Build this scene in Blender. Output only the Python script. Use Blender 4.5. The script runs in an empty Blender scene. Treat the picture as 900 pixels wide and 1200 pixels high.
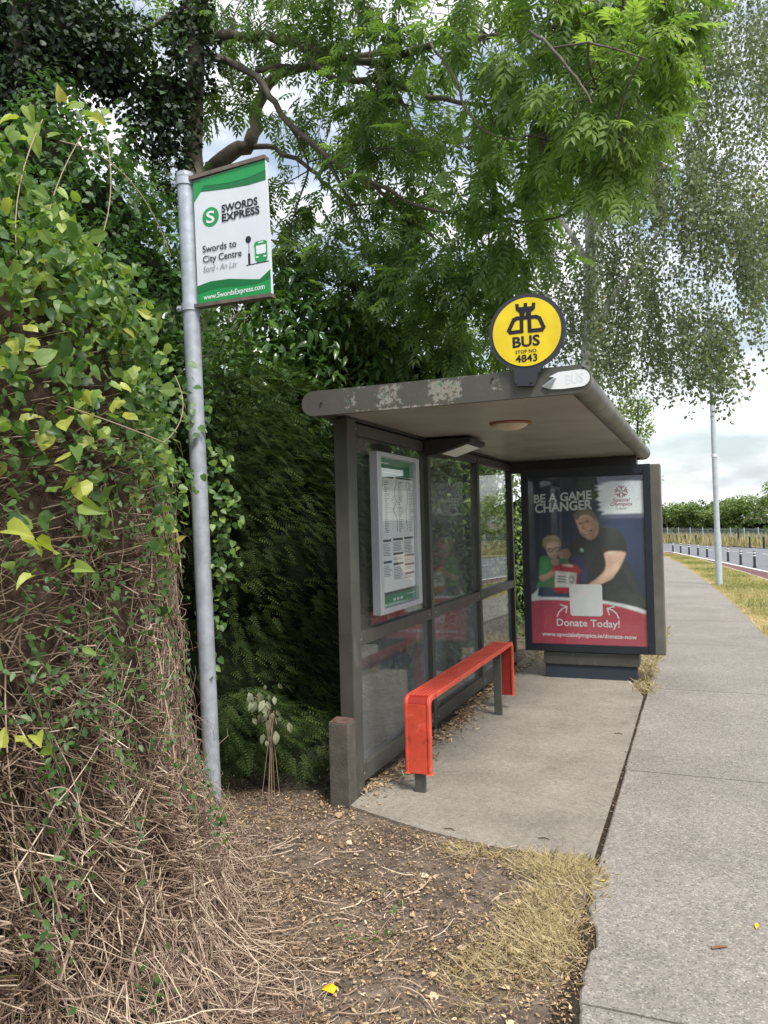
import bpy, math, random
import numpy as np
random.seed(7)
rng = np.random.default_rng(11)
scene = bpy.context.scene
COL = scene.collection

# ------------------------------------------------------------------ camera
F, CH = 900.0, 1.58                      # focal length in photo pixels (900 x 1200), eye height
YAW, PITCH, ROLL = map(math.radians, (22.35, 0.9, 1.5))
fw = np.array([-math.sin(YAW)*math.cos(PITCH), math.cos(YAW)*math.cos(PITCH), math.sin(PITCH)])
r0 = np.array([math.cos(YAW), math.sin(YAW), 0.0]); u0 = np.cross(r0, fw)
RT = r0*math.cos(ROLL) - u0*math.sin(ROLL); UP = u0*math.cos(ROLL) + r0*math.sin(ROLL)
cd = bpy.data.cameras.new('camera'); cam = bpy.data.objects.new('camera', cd); COL.objects.link(cam)
cd.sensor_fit = 'VERTICAL'; cd.sensor_height = 24.0; cd.lens = 24.0*F/1200.0
cd.clip_start = 0.02; cd.clip_end = 6000
from mathutils import Matrix, Vector
cam.matrix_world = Matrix(((RT[0], UP[0], -fw[0], 0), (RT[1], UP[1], -fw[1], 0), (RT[2], UP[2], -fw[2], CH), (0, 0, 0, 1)))
scene.camera = cam

# ------------------------------------------------------------------ sky, sun, exposure
SUN_EL, SUN_AZ = math.radians(56), math.radians(128)     # azimuth clockwise from +Y: behind the right shoulder
w = bpy.data.worlds.new('World'); scene.world = w; w.use_nodes = True
nt = w.node_tree; N = nt.nodes; Lk = nt.links; N.clear()
out = N.new('ShaderNodeOutputWorld'); bg = N.new('ShaderNodeBackground')
sky = N.new('ShaderNodeTexSky'); sky.sky_type = 'NISHITA'; sky.sun_disc = False
sky.sun_elevation = SUN_EL; sky.sun_rotation = SUN_AZ; sky.air_density = 1.2; sky.dust_density = 2.0
tc = N.new('ShaderNodeTexCoord'); mp = N.new('ShaderNodeMapping'); mp.inputs['Scale'].default_value = (1.0, 1.0, 3.2)
no = N.new('ShaderNodeTexNoise'); no.inputs['Scale'].default_value = 3.1; no.inputs['Detail'].default_value = 9; no.inputs['Roughness'].default_value = .56
no2 = N.new('ShaderNodeTexNoise'); no2.inputs['Scale'].default_value = 6.0; no2.inputs['Detail'].default_value = 8
cr = N.new('ShaderNodeValToRGB'); cr.color_ramp.elements[0].position = .36; cr.color_ramp.elements[1].position = .58
cr.color_ramp.elements[0].color = (.30, .30, .30, 1); cr.color_ramp.elements[1].color = (1, 1, 1, 1)
cg = N.new('ShaderNodeValToRGB'); cg.color_ramp.elements[0].position = .40; cg.color_ramp.elements[1].position = .60
cg.color_ramp.elements[0].color = (3.7, 4.1, 4.6, 1); cg.color_ramp.elements[1].color = (7.2, 7.3, 7.4, 1)
mx = N.new('ShaderNodeMixRGB')
Lk.new(tc.outputs['Generated'], mp.inputs['Vector']); Lk.new(mp.outputs[0], no.inputs['Vector']); Lk.new(mp.outputs[0], no2.inputs['Vector'])
Lk.new(no.outputs['Fac'], cr.inputs[0]); Lk.new(no2.outputs['Fac'], cg.inputs[0])
Lk.new(cr.outputs[0], mx.inputs[0]); Lk.new(sky.outputs[0], mx.inputs[1]); Lk.new(cg.outputs[0], mx.inputs[2])
Lk.new(mx.outputs[0], bg.inputs['Color']); bg.inputs['Strength'].default_value = 0.062
Lk.new(bg.outputs[0], out.inputs[0])
sd = bpy.data.lights.new('sun', 'SUN'); so = bpy.data.objects.new('sun', sd); COL.objects.link(so)
sd.energy = 1.5; sd.angle = math.radians(18); sd.color = (1.0, .95, .87)
sv = Vector((math.sin(SUN_AZ)*math.cos(SUN_EL), math.cos(SUN_AZ)*math.cos(SUN_EL), math.sin(SUN_EL)))
so.rotation_euler = sv.to_track_quat('Z', 'Y').to_euler(); so.location = (6, -6, 20)
vs = scene.view_settings; vs.view_transform = 'Standard'; vs.look = 'None'; vs.gamma = 1; vs.exposure = 1.7; vs.use_curve_mapping = False
scene.cycles.use_denoising = True; scene.cycles.max_bounces = 8; scene.cycles.transparent_max_bounces = 16
scene.cycles.use_adaptive_sampling = True; scene.cycles.adaptive_threshold = 0.01

# ------------------------------------------------------------------ helpers
O3 = np.array([0, 0, CH])
def ray(x, y): return fw + RT*(x-450)/F - UP*(y-600)/F
def at(x, y, d): return O3 + ray(x, y)*d
def onY(x, y, Y): d = ray(x, y); return O3 + d*(Y/d[1])
def onX(x, y, X): d = ray(x, y); return O3 + d*(X/d[0])
def terr(Y): return -np.interp(Y, [9, 35, 70, 200], [0, .55, .95, 1.2])
def lin(c):
    c = np.array(c, float)/255.0
    return tuple(np.where(c <= .04045, c/12.92, ((c+.055)/1.055)**2.4)) + (1.0,)

def tag(o, label=None, cat=None, group=None, kind=None):
    if label: o['label'] = label
    if cat: o['category'] = cat
    if group: o['group'] = group
    if kind: o['kind'] = kind
    return o
def link(o, parent=None):
    COL.objects.link(o)
    if parent is not None: o.parent = parent
    return o
def empty(name, loc=(0, 0, 0), parent=None):
    o = bpy.data.objects.new(name, None); o.empty_display_size = .1; o.location = loc
    return link(o, parent)
def place(o, parent):
    """child given in world coordinates under a parent that only translates"""
    if parent is not None:
        o.parent = parent
        p = parent; off = Vector((0, 0, 0))
        while p is not None: off += p.location; p = p.parent
        o.location = -off
    return o
def obj(name, verts, faces, mat, parent=None, smooth=False, var=None):
    me = bpy.data.meshes.new(name); me.from_pydata([tuple(v) for v in verts], [], [tuple(f) for f in faces]); me.update()
    if var is not None:
        a = me.attributes.new('var', 'FLOAT', 'POINT'); a.data.foreach_set('value', np.asarray(var, np.float32))
    if smooth: me.polygons.foreach_set('use_smooth', [len(q) <= 4 for q in faces])
    if mat: me.materials.append(mat)
    o = bpy.data.objects.new(name, me); COL.objects.link(o)
    return place(o, parent)
def big(name, V, loops, totals, mat, parent=None, var=None, smooth=False, vcol=None):
    me = bpy.data.meshes.new(name); V = np.asarray(V, np.float32)
    me.vertices.add(len(V)); me.vertices.foreach_set('co', V.ravel())
    loops = np.asarray(loops, np.int32); totals = np.asarray(totals, np.int32)
    me.loops.add(len(loops)); me.loops.foreach_set('vertex_index', loops)
    me.polygons.add(len(totals)); st = np.zeros(len(totals), np.int32); st[1:] = np.cumsum(totals)[:-1]
    me.polygons.foreach_set('loop_start', st)
    if smooth: me.polygons.foreach_set('use_smooth', np.ones(len(totals), bool))
    me.update(calc_edges=True)
    if var is not None:
        a = me.attributes.new('var', 'FLOAT', 'POINT'); a.data.foreach_set('value', np.asarray(var, np.float32))
    if vcol is not None:
        a = me.color_attributes.new('Col', 'FLOAT_COLOR', 'POINT'); a.data.foreach_set('color', np.asarray(vcol, np.float32).ravel())
    me.materials.append(mat)
    o = bpy.data.objects.new(name, me); COL.objects.link(o)
    return place(o, parent)
class MB:
    """collects shapes that make up ONE part"""
    def __init__(s): s.v = []; s.f = []
    def add(s, v, f):
        b = len(s.v); s.v += [tuple(p) for p in v]; s.f += [tuple(i+b for i in q) for q in f]; return s
    def box(s, x0, x1, y0, y1, z0, z1, bev=0.0):
        if bev <= 0:
            v = [(x, y, z) for z in (z0, z1) for y in (y0, y1) for x in (x0, x1)]
            return s.add(v, [(0, 2, 3, 1), (4, 5, 7, 6), (0, 1, 5, 4), (2, 6, 7, 3), (0, 4, 6, 2), (1, 3, 7, 5)])
        import bmesh
        bm = bmesh.new(); bmesh.ops.create_cube(bm, size=1.0)
        for q in bm.verts: q.co = ((x0+x1)/2+q.co.x*(x1-x0), (y0+y1)/2+q.co.y*(y1-y0), (z0+z1)/2+q.co.z*(z1-z0))
        bmesh.ops.bevel(bm, geom=list(bm.edges), offset=bev, segments=2, affect='EDGES', profile=.6)
        bm.verts.index_update(); s.add([q.co[:] for q in bm.verts], [[q.index for q in f.verts] for f in bm.faces]); bm.free(); return s
    def prism(s, ring, vec):
        n = len(ring); vec = np.array(vec, float); a = [np.array(p, float) for p in ring]
        return s.add(a+[p+vec for p in a], [tuple(range(n))[::-1], tuple(range(n, 2*n))]+[(i, (i+1) % n, n+(i+1) % n, n+i) for i in range(n)])
    def tube(s, pts, rad, sides=12, caps=True):
        pts = np.array(pts, float); k = len(pts); rad = np.broadcast_to(np.array(rad, float), (k,))
        t = np.gradient(pts, axis=0); t /= np.linalg.norm(t, axis=1)[:, None]
        ref = np.array([0, 0, 1.0]) if abs(t[0][2]) < .9 else np.array([1.0, 0, 0])
        v = []; a = np.linspace(0, 2*math.pi, sides, endpoint=False)
        for i in range(k):
            n = np.cross(t[i], ref); n /= np.linalg.norm(n); b = np.cross(n, t[i]); ref = b
            v += [pts[i]+rad[i]*(math.cos(q)*n+math.sin(q)*b) for q in a]
        f = [(i*sides+j, i*sides+(j+1) % sides, (i+1)*sides+(j+1) % sides, (i+1)*sides+j) for i in range(k-1) for j in range(sides)]
        if caps:
            b = len(v); v += v[:sides]+v[(k-1)*sides:k*sides]; f += [tuple(range(b, b+sides))[::-1], tuple(range(b+sides, b+2*sides))]
        return s.add(v, f)
    def lathe(s, prof, c, seg=24, axis='z'):
        v = []; n = len(prof)
        for j in range(seg):
            a = 2*math.pi*j/seg
            for r, h in prof:
                p = (r*math.cos(a), r*math.sin(a), h)
                if axis == 'y': p = (p[0], p[2], p[1])
                v.append((c[0]+p[0], c[1]+p[1], c[2]+p[2]))
        f = [(j*n+i, ((j+1) % seg)*n+i, ((j+1) % seg)*n+i+1, j*n+i+1) for j in range(seg) for i in range(n-1)]
        return s.add(v, f)
    def build(s, name, mat, parent=None, smooth=False): return obj(name, s.v, s.f, mat, parent, smooth)

def norm(a): return a/np.maximum(np.linalg.norm(a, axis=-1, keepdims=True), 1e-9)
def frames(d, n):
    y = norm(d); x = np.cross(y, n); bad = np.linalg.norm(x, axis=1) < 1e-4; x[bad] = np.cross(y[bad], np.array([.3, .9, .2])); x = norm(x); z = np.cross(x, y)
    return np.stack([x, y, z], axis=2)
def inst(tv, tf, P, R, S):
    """template verts/faces -> (V, loops, totals); S is a number for each copy or (n,3)"""
    tv = np.array(tv, float); S = np.asarray(S, float); S = S[:, None, None] if S.ndim == 1 else S[:, None, :]
    V = np.einsum('nij,nkj->nki', R, tv[None]*S) + P[:, None, :]
    n, k = len(P), len(tv)
    lp = np.concatenate([np.array(f) for f in tf]); tt = np.array([len(f) for f in tf])
    L = (lp[None]+(np.arange(n)*k)[:, None]).ravel()
    return V.reshape(-1, 3), L, np.tile(tt, n)
def joinm(parts):
    V = []; L = []; T = []; A = []; b = 0
    for v, l, t, a in parts:
        V.append(v); L.append(l+b); T.append(t); A.append(a); b += len(v)
    return np.concatenate(V), np.concatenate(L), np.concatenate(T), np.concatenate(A)
def tubesN(P, rad, sides=3):
    """P (n,k,3), rad (n,k) -> thin tubes"""
    n, k, _ = P.shape
    t = norm(np.gradient(P, axis=1)); ref = norm(rng.normal(size=(n, 1, 3))); nn = norm(np.cross(t, np.broadcast_to(ref, t.shape))); bb = np.cross(t, nn)
    a = np.linspace(0, 2*math.pi, sides, endpoint=False)
    V = P[:, :, None, :] + rad[:, :, None, None]*(np.cos(a)[None, None, :, None]*nn[:, :, None, :]+np.sin(a)[None, None, :, None]*bb[:, :, None, :])
    f = np.array([(i*sides+j, i*sides+(j+1) % sides, (i+1)*sides+(j+1) % sides, (i+1)*sides+j) for i in range(k-1) for j in range(sides)])
    L = (f.ravel()[None]+(np.arange(n)*k*sides)[:, None]).ravel()
    return V.reshape(-1, 3), L, np.full(n*len(f), 4)
def project(P):
    d = P-O3; z = d@fw; return 450+F*(d@RT)/z, 600-F*(d@UP)/z, z
def rdir(n): return norm(rng.normal(size=(n, 3)))
def fbm(x, y, seed=0):
    r = np.random.default_rng(seed); s = 0*x; a = 1.0; fq = 1.0
    for i in range(5):
        for j in range(3):
            th, ph = r.uniform(0, 6.28, 2); s = s + a*np.sin(fq*(x*math.cos(th)+y*math.sin(th))*2.1+ph)/3
        a *= .55; fq *= 1.9
    return s

# ------------------------------------------------------------------ materials
def mat(name, col, rough=.6, metal=0.0, spec=.5, bump=0.0, bscale=60, var=.12, vscale=9, alpha=None, coat=0.0, var2=0.0, v2scale=2.0):
    m = bpy.data.materials.new(name); m.use_nodes = True; t = m.node_tree; b = t.nodes['Principled BSDF']
    b.inputs['Roughness'].default_value = rough; b.inputs['Metallic'].default_value = metal; b.inputs['Specular IOR Level'].default_value = spec
    if coat: b.inputs['Coat Weight'].default_value = coat
    c = np.array(col[:3])
    tcn = t.nodes.new('ShaderNodeTexCoord'); n = t.nodes.new('ShaderNodeTexNoise'); n.inputs['Scale'].default_value = vscale; n.inputs['Detail'].default_value = 6
    t.links.new(tcn.outputs['Object'], n.inputs['Vector'])
    r = t.nodes.new('ShaderNodeValToRGB'); r.color_ramp.elements[0].position = .3; r.color_ramp.elements[1].position = .7
    r.color_ramp.elements[0].color = (*np.clip(c*(1-var), 0, 1), 1); r.color_ramp.elements[1].color = (*np.clip(c*(1+var), 0, 1), 1)
    t.links.new(n.outputs['Fac'], r.inputs[0]); last = r.outputs[0]
    if var2:
        n2 = t.nodes.new('ShaderNodeTexNoise'); n2.inputs['Scale'].default_value = v2scale; n2.inputs['Detail'].default_value = 4
        t.links.new(tcn.outputs['Object'], n2.inputs['Vector'])
        r2 = t.nodes.new('ShaderNodeValToRGB'); r2.color_ramp.elements[0].position = .35; r2.color_ramp.elements[1].position = .65
        r2.color_ramp.elements[0].color = (1-var2,)*3+(1,); r2.color_ramp.elements[1].color = (1, 1, 1, 1)
        mu = t.nodes.new('ShaderNodeMixRGB'); mu.blend_type = 'MULTIPLY'; mu.inputs[0].default_value = 1
        t.links.new(n2.outputs['Fac'], r2.inputs[0]); t.links.new(last, mu.inputs[1]); t.links.new(r2.outputs[0], mu.inputs[2]); last = mu.outputs[0]
    t.links.new(last, b.inputs['Base Color'])
    if bump:
        nb = t.nodes.new('ShaderNodeTexNoise'); nb.inputs['Scale'].default_value = bscale; nb.inputs['Detail'].default_value = 5
        bu = t.nodes.new('ShaderNodeBump'); bu.inputs['Strength'].default_value = bump; bu.inputs['Distance'].default_value = .01
        t.links.new(tcn.outputs['Object'], nb.inputs['Vector']); t.links.new(nb.outputs['Fac'], bu.inputs['Height']); t.links.new(bu.outputs[0], b.inputs['Normal'])
    return m
def leafmat(name, stops, rough=.45, trans=.35, spec=.45, tint=(1.25, 1.35, .55)):
    """stops: list of (position, linear rgb) over the leaf's own random 'var'"""
    m = bpy.data.materials.new(name); m.use_nodes = True; t = m.node_tree; b = t.nodes['Principled BSDF']; o = t.nodes['Material Output']
    b.inputs['Roughness'].default_value = rough; b.inputs['Specular IOR Level'].default_value = spec
    a = t.nodes.new('ShaderNodeAttribute'); a.attribute_name = 'var'
    r = t.nodes.new('ShaderNodeValToRGB'); e = r.color_ramp.elements
    while len(e) < len(stops): e.new(.5)
    for i, (p, c) in enumerate(stops): e[i].position = p; e[i].color = (*c[:3], 1)
    t.links.new(a.outputs['Fac'], r.inputs[0]); t.links.new(r.outputs[0], b.inputs['Base Color'])
    if trans:
        tr = t.nodes.new('ShaderNodeBsdfTranslucent'); ml = t.nodes.new('ShaderNodeMixRGB'); ml.blend_type = 'MULTIPLY'; ml.inputs[0].default_value = 1; ml.inputs[2].default_value = (*tint, 1)
        t.links.new(r.outputs[0], ml.inputs[1]); t.links.new(ml.outputs[0], tr.inputs[0])
        ms = t.nodes.new('ShaderNodeMixShader'); ms.inputs[0].default_value = trans
        t.links.new(b.outputs[0], ms.inputs[1]); t.links.new(tr.outputs[0], ms.inputs[2]); t.links.new(ms.outputs[0], o.inputs['Surface'])
    return m
def glassmat(name, dirt, dirtcol, dscale, refl=.9):
    m = bpy.data.materials.new(name); m.use_nodes = True; t = m.node_tree; t.nodes.clear(); nn = t.nodes.new
    o = nn('ShaderNodeOutputMaterial'); tr = nn('ShaderNodeBsdfTransparent'); tr.inputs[0].default_value = (.95, .97, .965, 1)
    gl = nn('ShaderNodeBsdfGlossy'); gl.inputs['Roughness'].default_value = .02; gl.inputs['Color'].default_value = (refl, refl, refl, 1)
    lw = nn('ShaderNodeLayerWeight'); lw.inputs['Blend'].default_value = .5; pw_ = nn('ShaderNodeMath'); pw_.operation = 'POWER'; pw_.inputs[1].default_value = 4.2; t.links.new(lw.outputs['Facing'], pw_.inputs[0]); fr = nn('ShaderNodeMath'); fr.operation = 'MULTIPLY_ADD'; fr.inputs[1].default_value = .78; fr.inputs[2].default_value = .045; t.links.new(pw_.outputs[0], fr.inputs[0])
    m1 = nn('ShaderNodeMixShader'); t.links.new(fr.outputs[0], m1.inputs[0]); t.links.new(tr.outputs[0], m1.inputs[1]); t.links.new(gl.outputs[0], m1.inputs[2])
    df = nn('ShaderNodeBsdfDiffuse'); df.inputs[0].default_value = (*dirtcol, 1)
    tcn = nn('ShaderNodeTexCoord'); mpn = nn('ShaderNodeMapping'); mpn.inputs['Scale'].default_value = (1, 1, .45)
    n = nn('ShaderNodeTexNoise'); n.inputs['Scale'].default_value = dscale; n.inputs['Detail'].default_value = 8; n.inputs['Roughness'].default_value = .65
    r = nn('ShaderNodeValToRGB'); r.color_ramp.elements[0].position = .35; r.color_ramp.elements[1].position = .75
    r.color_ramp.elements[0].color = (dirt[0],)*3+(1,); r.color_ramp.elements[1].color = (dirt[1],)*3+(1,)
    t.links.new(tcn.outputs['Object'], mpn.inputs[0]); t.links.new(mpn.outputs[0], n.inputs['Vector']); t.links.new(n.outputs['Fac'], r.inputs[0])
    m2 = nn('ShaderNodeMixShader'); t.links.new(r.outputs[0], m2.inputs[0]); t.links.new(m1.outputs[0], m2.inputs[1]); t.links.new(df.outputs[0], m2.inputs[2])
    t.links.new(m2.outputs[0], o.inputs[0]); return m
def flat(name, srgb, rough=.5, spec=.4): return mat(name, lin(srgb), rough, spec=spec, var=.03)
def vcolmat(name, rough=.35):
    m = bpy.data.materials.new(name); m.use_nodes = True; t = m.node_tree; b = t.nodes['Principled BSDF']; b.inputs['Roughness'].default_value = rough
    a = t.nodes.new('ShaderNodeAttribute'); a.attribute_name = 'Col'; t.links.new(a.outputs['Color'], b.inputs['Base Color']); return m
def aggregate(name, base, dark, light, scale, rough=.9, bump=.35, stain=.18, stainscale=1.3):
    """concrete / bitumen with visible stone chips"""
    m = bpy.data.materials.new(name); m.use_nodes = True; t = m.node_tree; b = t.nodes['Principled BSDF']; b.inputs['Roughness'].default_value = rough; b.inputs['Specular IOR Level'].default_value = .25
    nn = t.nodes.new; tcn = nn('ShaderNodeTexCoord'); vec = tcn.outputs['Object']
    vo = nn('ShaderNodeTexVoronoi'); vo.inputs['Scale'].default_value = scale; t.links.new(vec, vo.inputs['Vector'])
    sp = nn('ShaderNodeSeparateColor'); t.links.new(vo.outputs['Color'], sp.inputs[0])
    r = nn('ShaderNodeValToRGB'); e = r.color_ramp.elements; e[0].position = 0; e[0].color = (*dark, 1); e[1].position = 1; e[1].color = (*light, 1)
    q = e.new(.22); q.color = (*base, 1); q = e.new(.8); q.color = (*base, 1)
    t.links.new(sp.outputs[0], r.inputs[0])
    n = nn('ShaderNodeTexNoise'); n.inputs['Scale'].default_value = stainscale; n.inputs['Detail'].default_value = 9; n.inputs['Roughness'].default_value = .62; t.links.new(vec, n.inputs['Vector'])
    r2 = nn('ShaderNodeValToRGB'); r2.color_ramp.elements[0].position = .32; r2.color_ramp.elements[1].position = .66
    r2.color_ramp.elements[0].color = (1-stain,)*3+(1,); r2.color_ramp.elements[1].color = (1.0+stain*.25,)*3+(1,)
    t.links.new(n.outputs['Fac'], r2.inputs[0])
    n3 = nn('ShaderNodeTexNoise'); n3.inputs['Scale'].default_value = 45; n3.inputs['Detail'].default_value = 4; t.links.new(vec, n3.inputs['Vector'])
    r3 = nn('ShaderNodeValToRGB'); r3.color_ramp.elements[0].position = .3; r3.color_ramp.elements[1].position = .7; r3.color_ramp.elements[0].color = (.8,)*3+(1,); r3.color_ramp.elements[1].color = (1.12,)*3+(1,)
    t.links.new(n3.outputs['Fac'], r3.inputs[0])
    m1 = nn('ShaderNodeMixRGB'); m1.blend_type = 'MULTIPLY'; m1.inputs[0].default_value = 1; t.links.new(r.outputs[0], m1.inputs[1]); t.links.new(r2.outputs[0], m1.inputs[2])
    m2 = nn('ShaderNodeMixRGB'); m2.blend_type = 'MULTIPLY'; m2.inputs[0].default_value = 1; t.links.new(m1.outputs[0], m2.inputs[1]); t.links.new(r3.outputs[0], m2.inputs[2])
    t.links.new(m2.outputs[0], b.inputs['Base Color'])
    bu = nn('ShaderNodeBump'); bu.inputs['Strength'].default_value = bump; bu.inputs['Distance'].default_value = .006
    ad = nn('ShaderNodeMath'); ad.operation = 'ADD'; t.links.new(sp.outputs[1], ad.inputs[0]); t.links.new(n3.outputs['Fac'], ad.inputs[1])
    t.links.new(ad.outputs[0], bu.inputs['Height']); t.links.new(bu.outputs[0], b.inputs['Normal'])
    return m
def peelmat(name, base, under, patches):
    """old paint; where it has flaked off inside the given (x0,x1,z0,z1) areas the undercoat shows"""
    m = mat(name, base, .55, var=.10, vscale=5, bump=.15, bscale=40); t = m.node_tree; nn = t.nodes.new; b = t.nodes['Principled BSDF']
    ln = b.inputs['Base Color'].links[0].from_socket; tcn = nn('ShaderNodeTexCoord'); ge = nn('ShaderNodeNewGeometry')
    sx = nn('ShaderNodeSeparateXYZ'); t.links.new(ge.outputs['Position'], sx.inputs[0])
    n = nn('ShaderNodeTexNoise'); n.inputs['Scale'].default_value = 34; n.inputs['Detail'].default_value = 9; n.inputs['Roughness'].default_value = .78; t.links.new(ge.outputs['Position'], n.inputs['Vector'])
    tot = None
    def M2(op, a, b):
        q = nn('ShaderNodeMath'); q.operation = op
        for k, x in enumerate((a, b)):
            if isinstance(x, (int, float)): q.inputs[k].default_value = x
            else: t.links.new(x, q.inputs[k])
        return q.outputs[0]
    for (x0, x1, z0, z1, th) in patches:
        ds = [M2('DIVIDE', M2('ABSOLUTE', M2('SUBTRACT', sx.outputs[ax], (lo+hi)/2), 0), (hi-lo)/2) for ax, lo, hi in (('X', x0, x1), ('Z', z0, z1))]
        val = M2('SUBTRACT', n.outputs['Fac'], M2('MULTIPLY', M2('POWER', M2('MAXIMUM', ds[0], ds[1]), 4.0), .13))
        gt = nn('ShaderNodeMath'); gt.operation = 'GREATER_THAN'; t.links.new(val, gt.inputs[0]); gt.inputs[1].default_value = th
        mm = gt
        if tot is None: tot = mm.outputs[0]
        else:
            ma = nn('ShaderNodeMath'); ma.operation = 'MAXIMUM'; t.links.new(tot, ma.inputs[0]); t.links.new(mm.outputs[0], ma.inputs[1]); tot = ma.outputs[0]
    n4 = nn('ShaderNodeTexNoise'); n4.inputs['Scale'].default_value = 25; t.links.new(ge.outputs['Position'], n4.inputs['Vector'])
    r = nn('ShaderNodeValToRGB'); r.color_ramp.elements[0].position = .32; r.color_ramp.elements[1].position = .45
    r.color_ramp.elements[0].color = (*lin((96, 122, 104))[:3], 1); r.color_ramp.elements[1].color = (*under, 1); t.links.new(n4.outputs['Fac'], r.inputs[0])
    mi = nn('ShaderNodeMixRGB'); t.links.new(tot, mi.inputs[0]); t.links.new(ln, mi.inputs[1]); t.links.new(r.outputs[0], mi.inputs[2]); t.links.new(mi.outputs[0], b.inputs['Base Color'])
    return m

def wear(m, col, th, scale, stretch=(1, 1, 1), amt=.6, detail=8):
    """chips, scuffs and stains: small irregular areas of another colour"""
    t = m.node_tree; b = t.nodes['Principled BSDF']; nn = t.nodes.new; ln = b.inputs['Base Color'].links[0].from_socket
    tcn = nn('ShaderNodeTexCoord'); mp_ = nn('ShaderNodeMapping'); mp_.inputs['Scale'].default_value = stretch; n = nn('ShaderNodeTexNoise'); n.inputs['Scale'].default_value = scale; n.inputs['Detail'].default_value = detail; n.inputs['Roughness'].default_value = .72
    r = nn('ShaderNodeValToRGB'); r.color_ramp.elements[0].position = th; r.color_ramp.elements[1].position = th+.05; r.color_ramp.elements[0].color = (0, 0, 0, 1); r.color_ramp.elements[1].color = (amt, amt, amt, 1)
    mi = nn('ShaderNodeMixRGB'); mi.inputs[2].default_value = (*col, 1)
    t.links.new(tcn.outputs['Object'], mp_.inputs[0]); t.links.new(mp_.outputs[0], n.inputs['Vector']); t.links.new(n.outputs['Fac'], r.inputs[0]); t.links.new(r.outputs[0], mi.inputs[0]); t.links.new(ln, mi.inputs[1]); t.links.new(mi.outputs[0], b.inputs['Base Color']); return m
M = {}
M['soil'] = mat('soil', (.175, .140, .112), .95, spec=.2, var=.45, vscale=14, bump=.8, bscale=50, var2=.4, v2scale=3)
M['pad'] = aggregate('pad_concrete', (.29, .265, .225), (.17, .155, .13), (.38, .35, .30), 260, stain=.26, stainscale=1.8)
M['path'] = aggregate('path_concrete', (.288, .263, .236), (.14, .128, .114), (.47, .44, .395), 165, bump=.55, stain=.2, stainscale=1.1)
M['crack'] = mat('crack_dirt', (.035, .028, .02), .95, spec=.1, var=.4, vscale=40)
M['grass'] = mat('verge_turf', (.34, .30, .14), .95, spec=.1, var=.35, vscale=1.7, bump=.6, bscale=120, var2=.3, v2scale=.6)
M['drysoil'] = mat('field_ground', (.26, .24, .10), .95, spec=.1, var=.3, vscale=.6)
M['road'] = aggregate('road_bitumen', (.19, .20, .22), (.12, .12, .13), (.27, .28, .29), 60, stain=.15, stainscale=.5)
M['cycle'] = aggregate('cycle_lane', (.16, .085, .08), (.10, .05, .05), (.22, .13, .12), 60, stain=.15, stainscale=.6)
M['white'] = mat('road_paint', (.72, .72, .70), .7, var=.1)
M['kerb'] = mat('kerb_stone', (.33, .32, .30), .85, var=.2, vscale=8)
M['paint'] = mat('shelter_paint', (.068, .068, .058), .5, spec=.45, var=.16, vscale=6, bump=.1, bscale=50, var2=.2, v2scale=1.7)
M['dark'] = mat('dark_metal', (.022, .022, .024), .5, var=.2)
M['ceil'] = mat('ceiling_paint', (.37, .35, .32), .38, spec=.5, var=.12, vscale=3, var2=.25, v2scale=2)
M['galv'] = mat('galvanised', (.40, .44, .50), .45, metal=.25, spec=.5, var=.16, vscale=22, bump=.08, bscale=60, var2=.15, v2scale=5)
M['lampsteel'] = mat('lamp_steel', (.40, .45, .48), .6, metal=.0, var=.12, vscale=8)
M['silver'] = mat('silver_frame', (.44, .46, .50), .4, metal=.4, var=.06)
M['red'] = mat('bench_red', (.60, .072, .038), .55, spec=.5, var=.10, vscale=12, bump=.03, bscale=90, var2=.15, v2scale=6)
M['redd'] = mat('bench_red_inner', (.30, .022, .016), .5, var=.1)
wear(M['paint'], (.26, .25, .22), .66, 30); wear(M['paint'], (.14, .138, .118), .60, 7, (1, 1, .3), .5)
wear(M['red'], (.22, .03, .022), .575, 11, (1, 1, 1), .5); wear(M['red'], (.72, .20, .15), .59, 24, (1, .35, 1), .5); wear(M['red'], (.10, .07, .06), .66, 34, (1, 1, 1), .8)
wear(M['path'], (.13, .12, .11), .63, 2.3, (1, 1, 1), .38, 12); wear(M['path'], (.42, .40, .37), .64, 1.4, (1, 1, 1), .35, 12); wear(M['path'], (.06, .055, .05), .735, 17, (1, 1, 1), .6, 3)
wear(M['pad'], (.13, .12, .10), .60, 2.0, (1, 1, 1), .40, 12); wear(M['pad'], (.07, .06, .05), .72, 20, (1, 1, 1), .6, 3)
M['leg'] = mat('bench_leg', (.075, .08, .07), .55, var=.15)
M['rust'] = mat('stub_top', (.10, .058, .045), .85, var=.4, vscale=30, bump=.4)
M['timber'] = mat('stub_side', (.085, .078, .065), .75, var=.25, vscale=10, bump=.3, bscale=70)
M['glass'] = glassmat('pane_glass', (.015, .10), (.45, .47, .46), 2.6)
M['glassdirty'] = glassmat('lower_pane_glass', (.05, .26), (.36, .40, .42), 2.2)
M['coverglass'] = glassmat('cover_glass', (.008, .03), (.6, .62, .64), 3.0)
M['lens'] = mat('lamp_lens', (.80, .82, .84), .3, var=.05)
M['dome'] = mat('dome_diffuser', (.52, .44, .34), .45, var=.2, vscale=6)
M['domer'] = mat('dome_ring', (.25, .12, .06), .6, var=.3, vscale=20)
M['bark'] = mat('ash_bark', (.125, .11, .088), .9, spec=.2, var=.35, vscale=14, bump=.7, bscale=35)
M['bbark'] = mat('birch_bark', (.74, .72, .68), .8, var=.2, vscale=7, bump=.3, bscale=20, var2=.6, v2scale=6)
M['core'] = mat('hedge_core', (.010, .014, .007), .95, spec=.05, var=.4, vscale=9)
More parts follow.
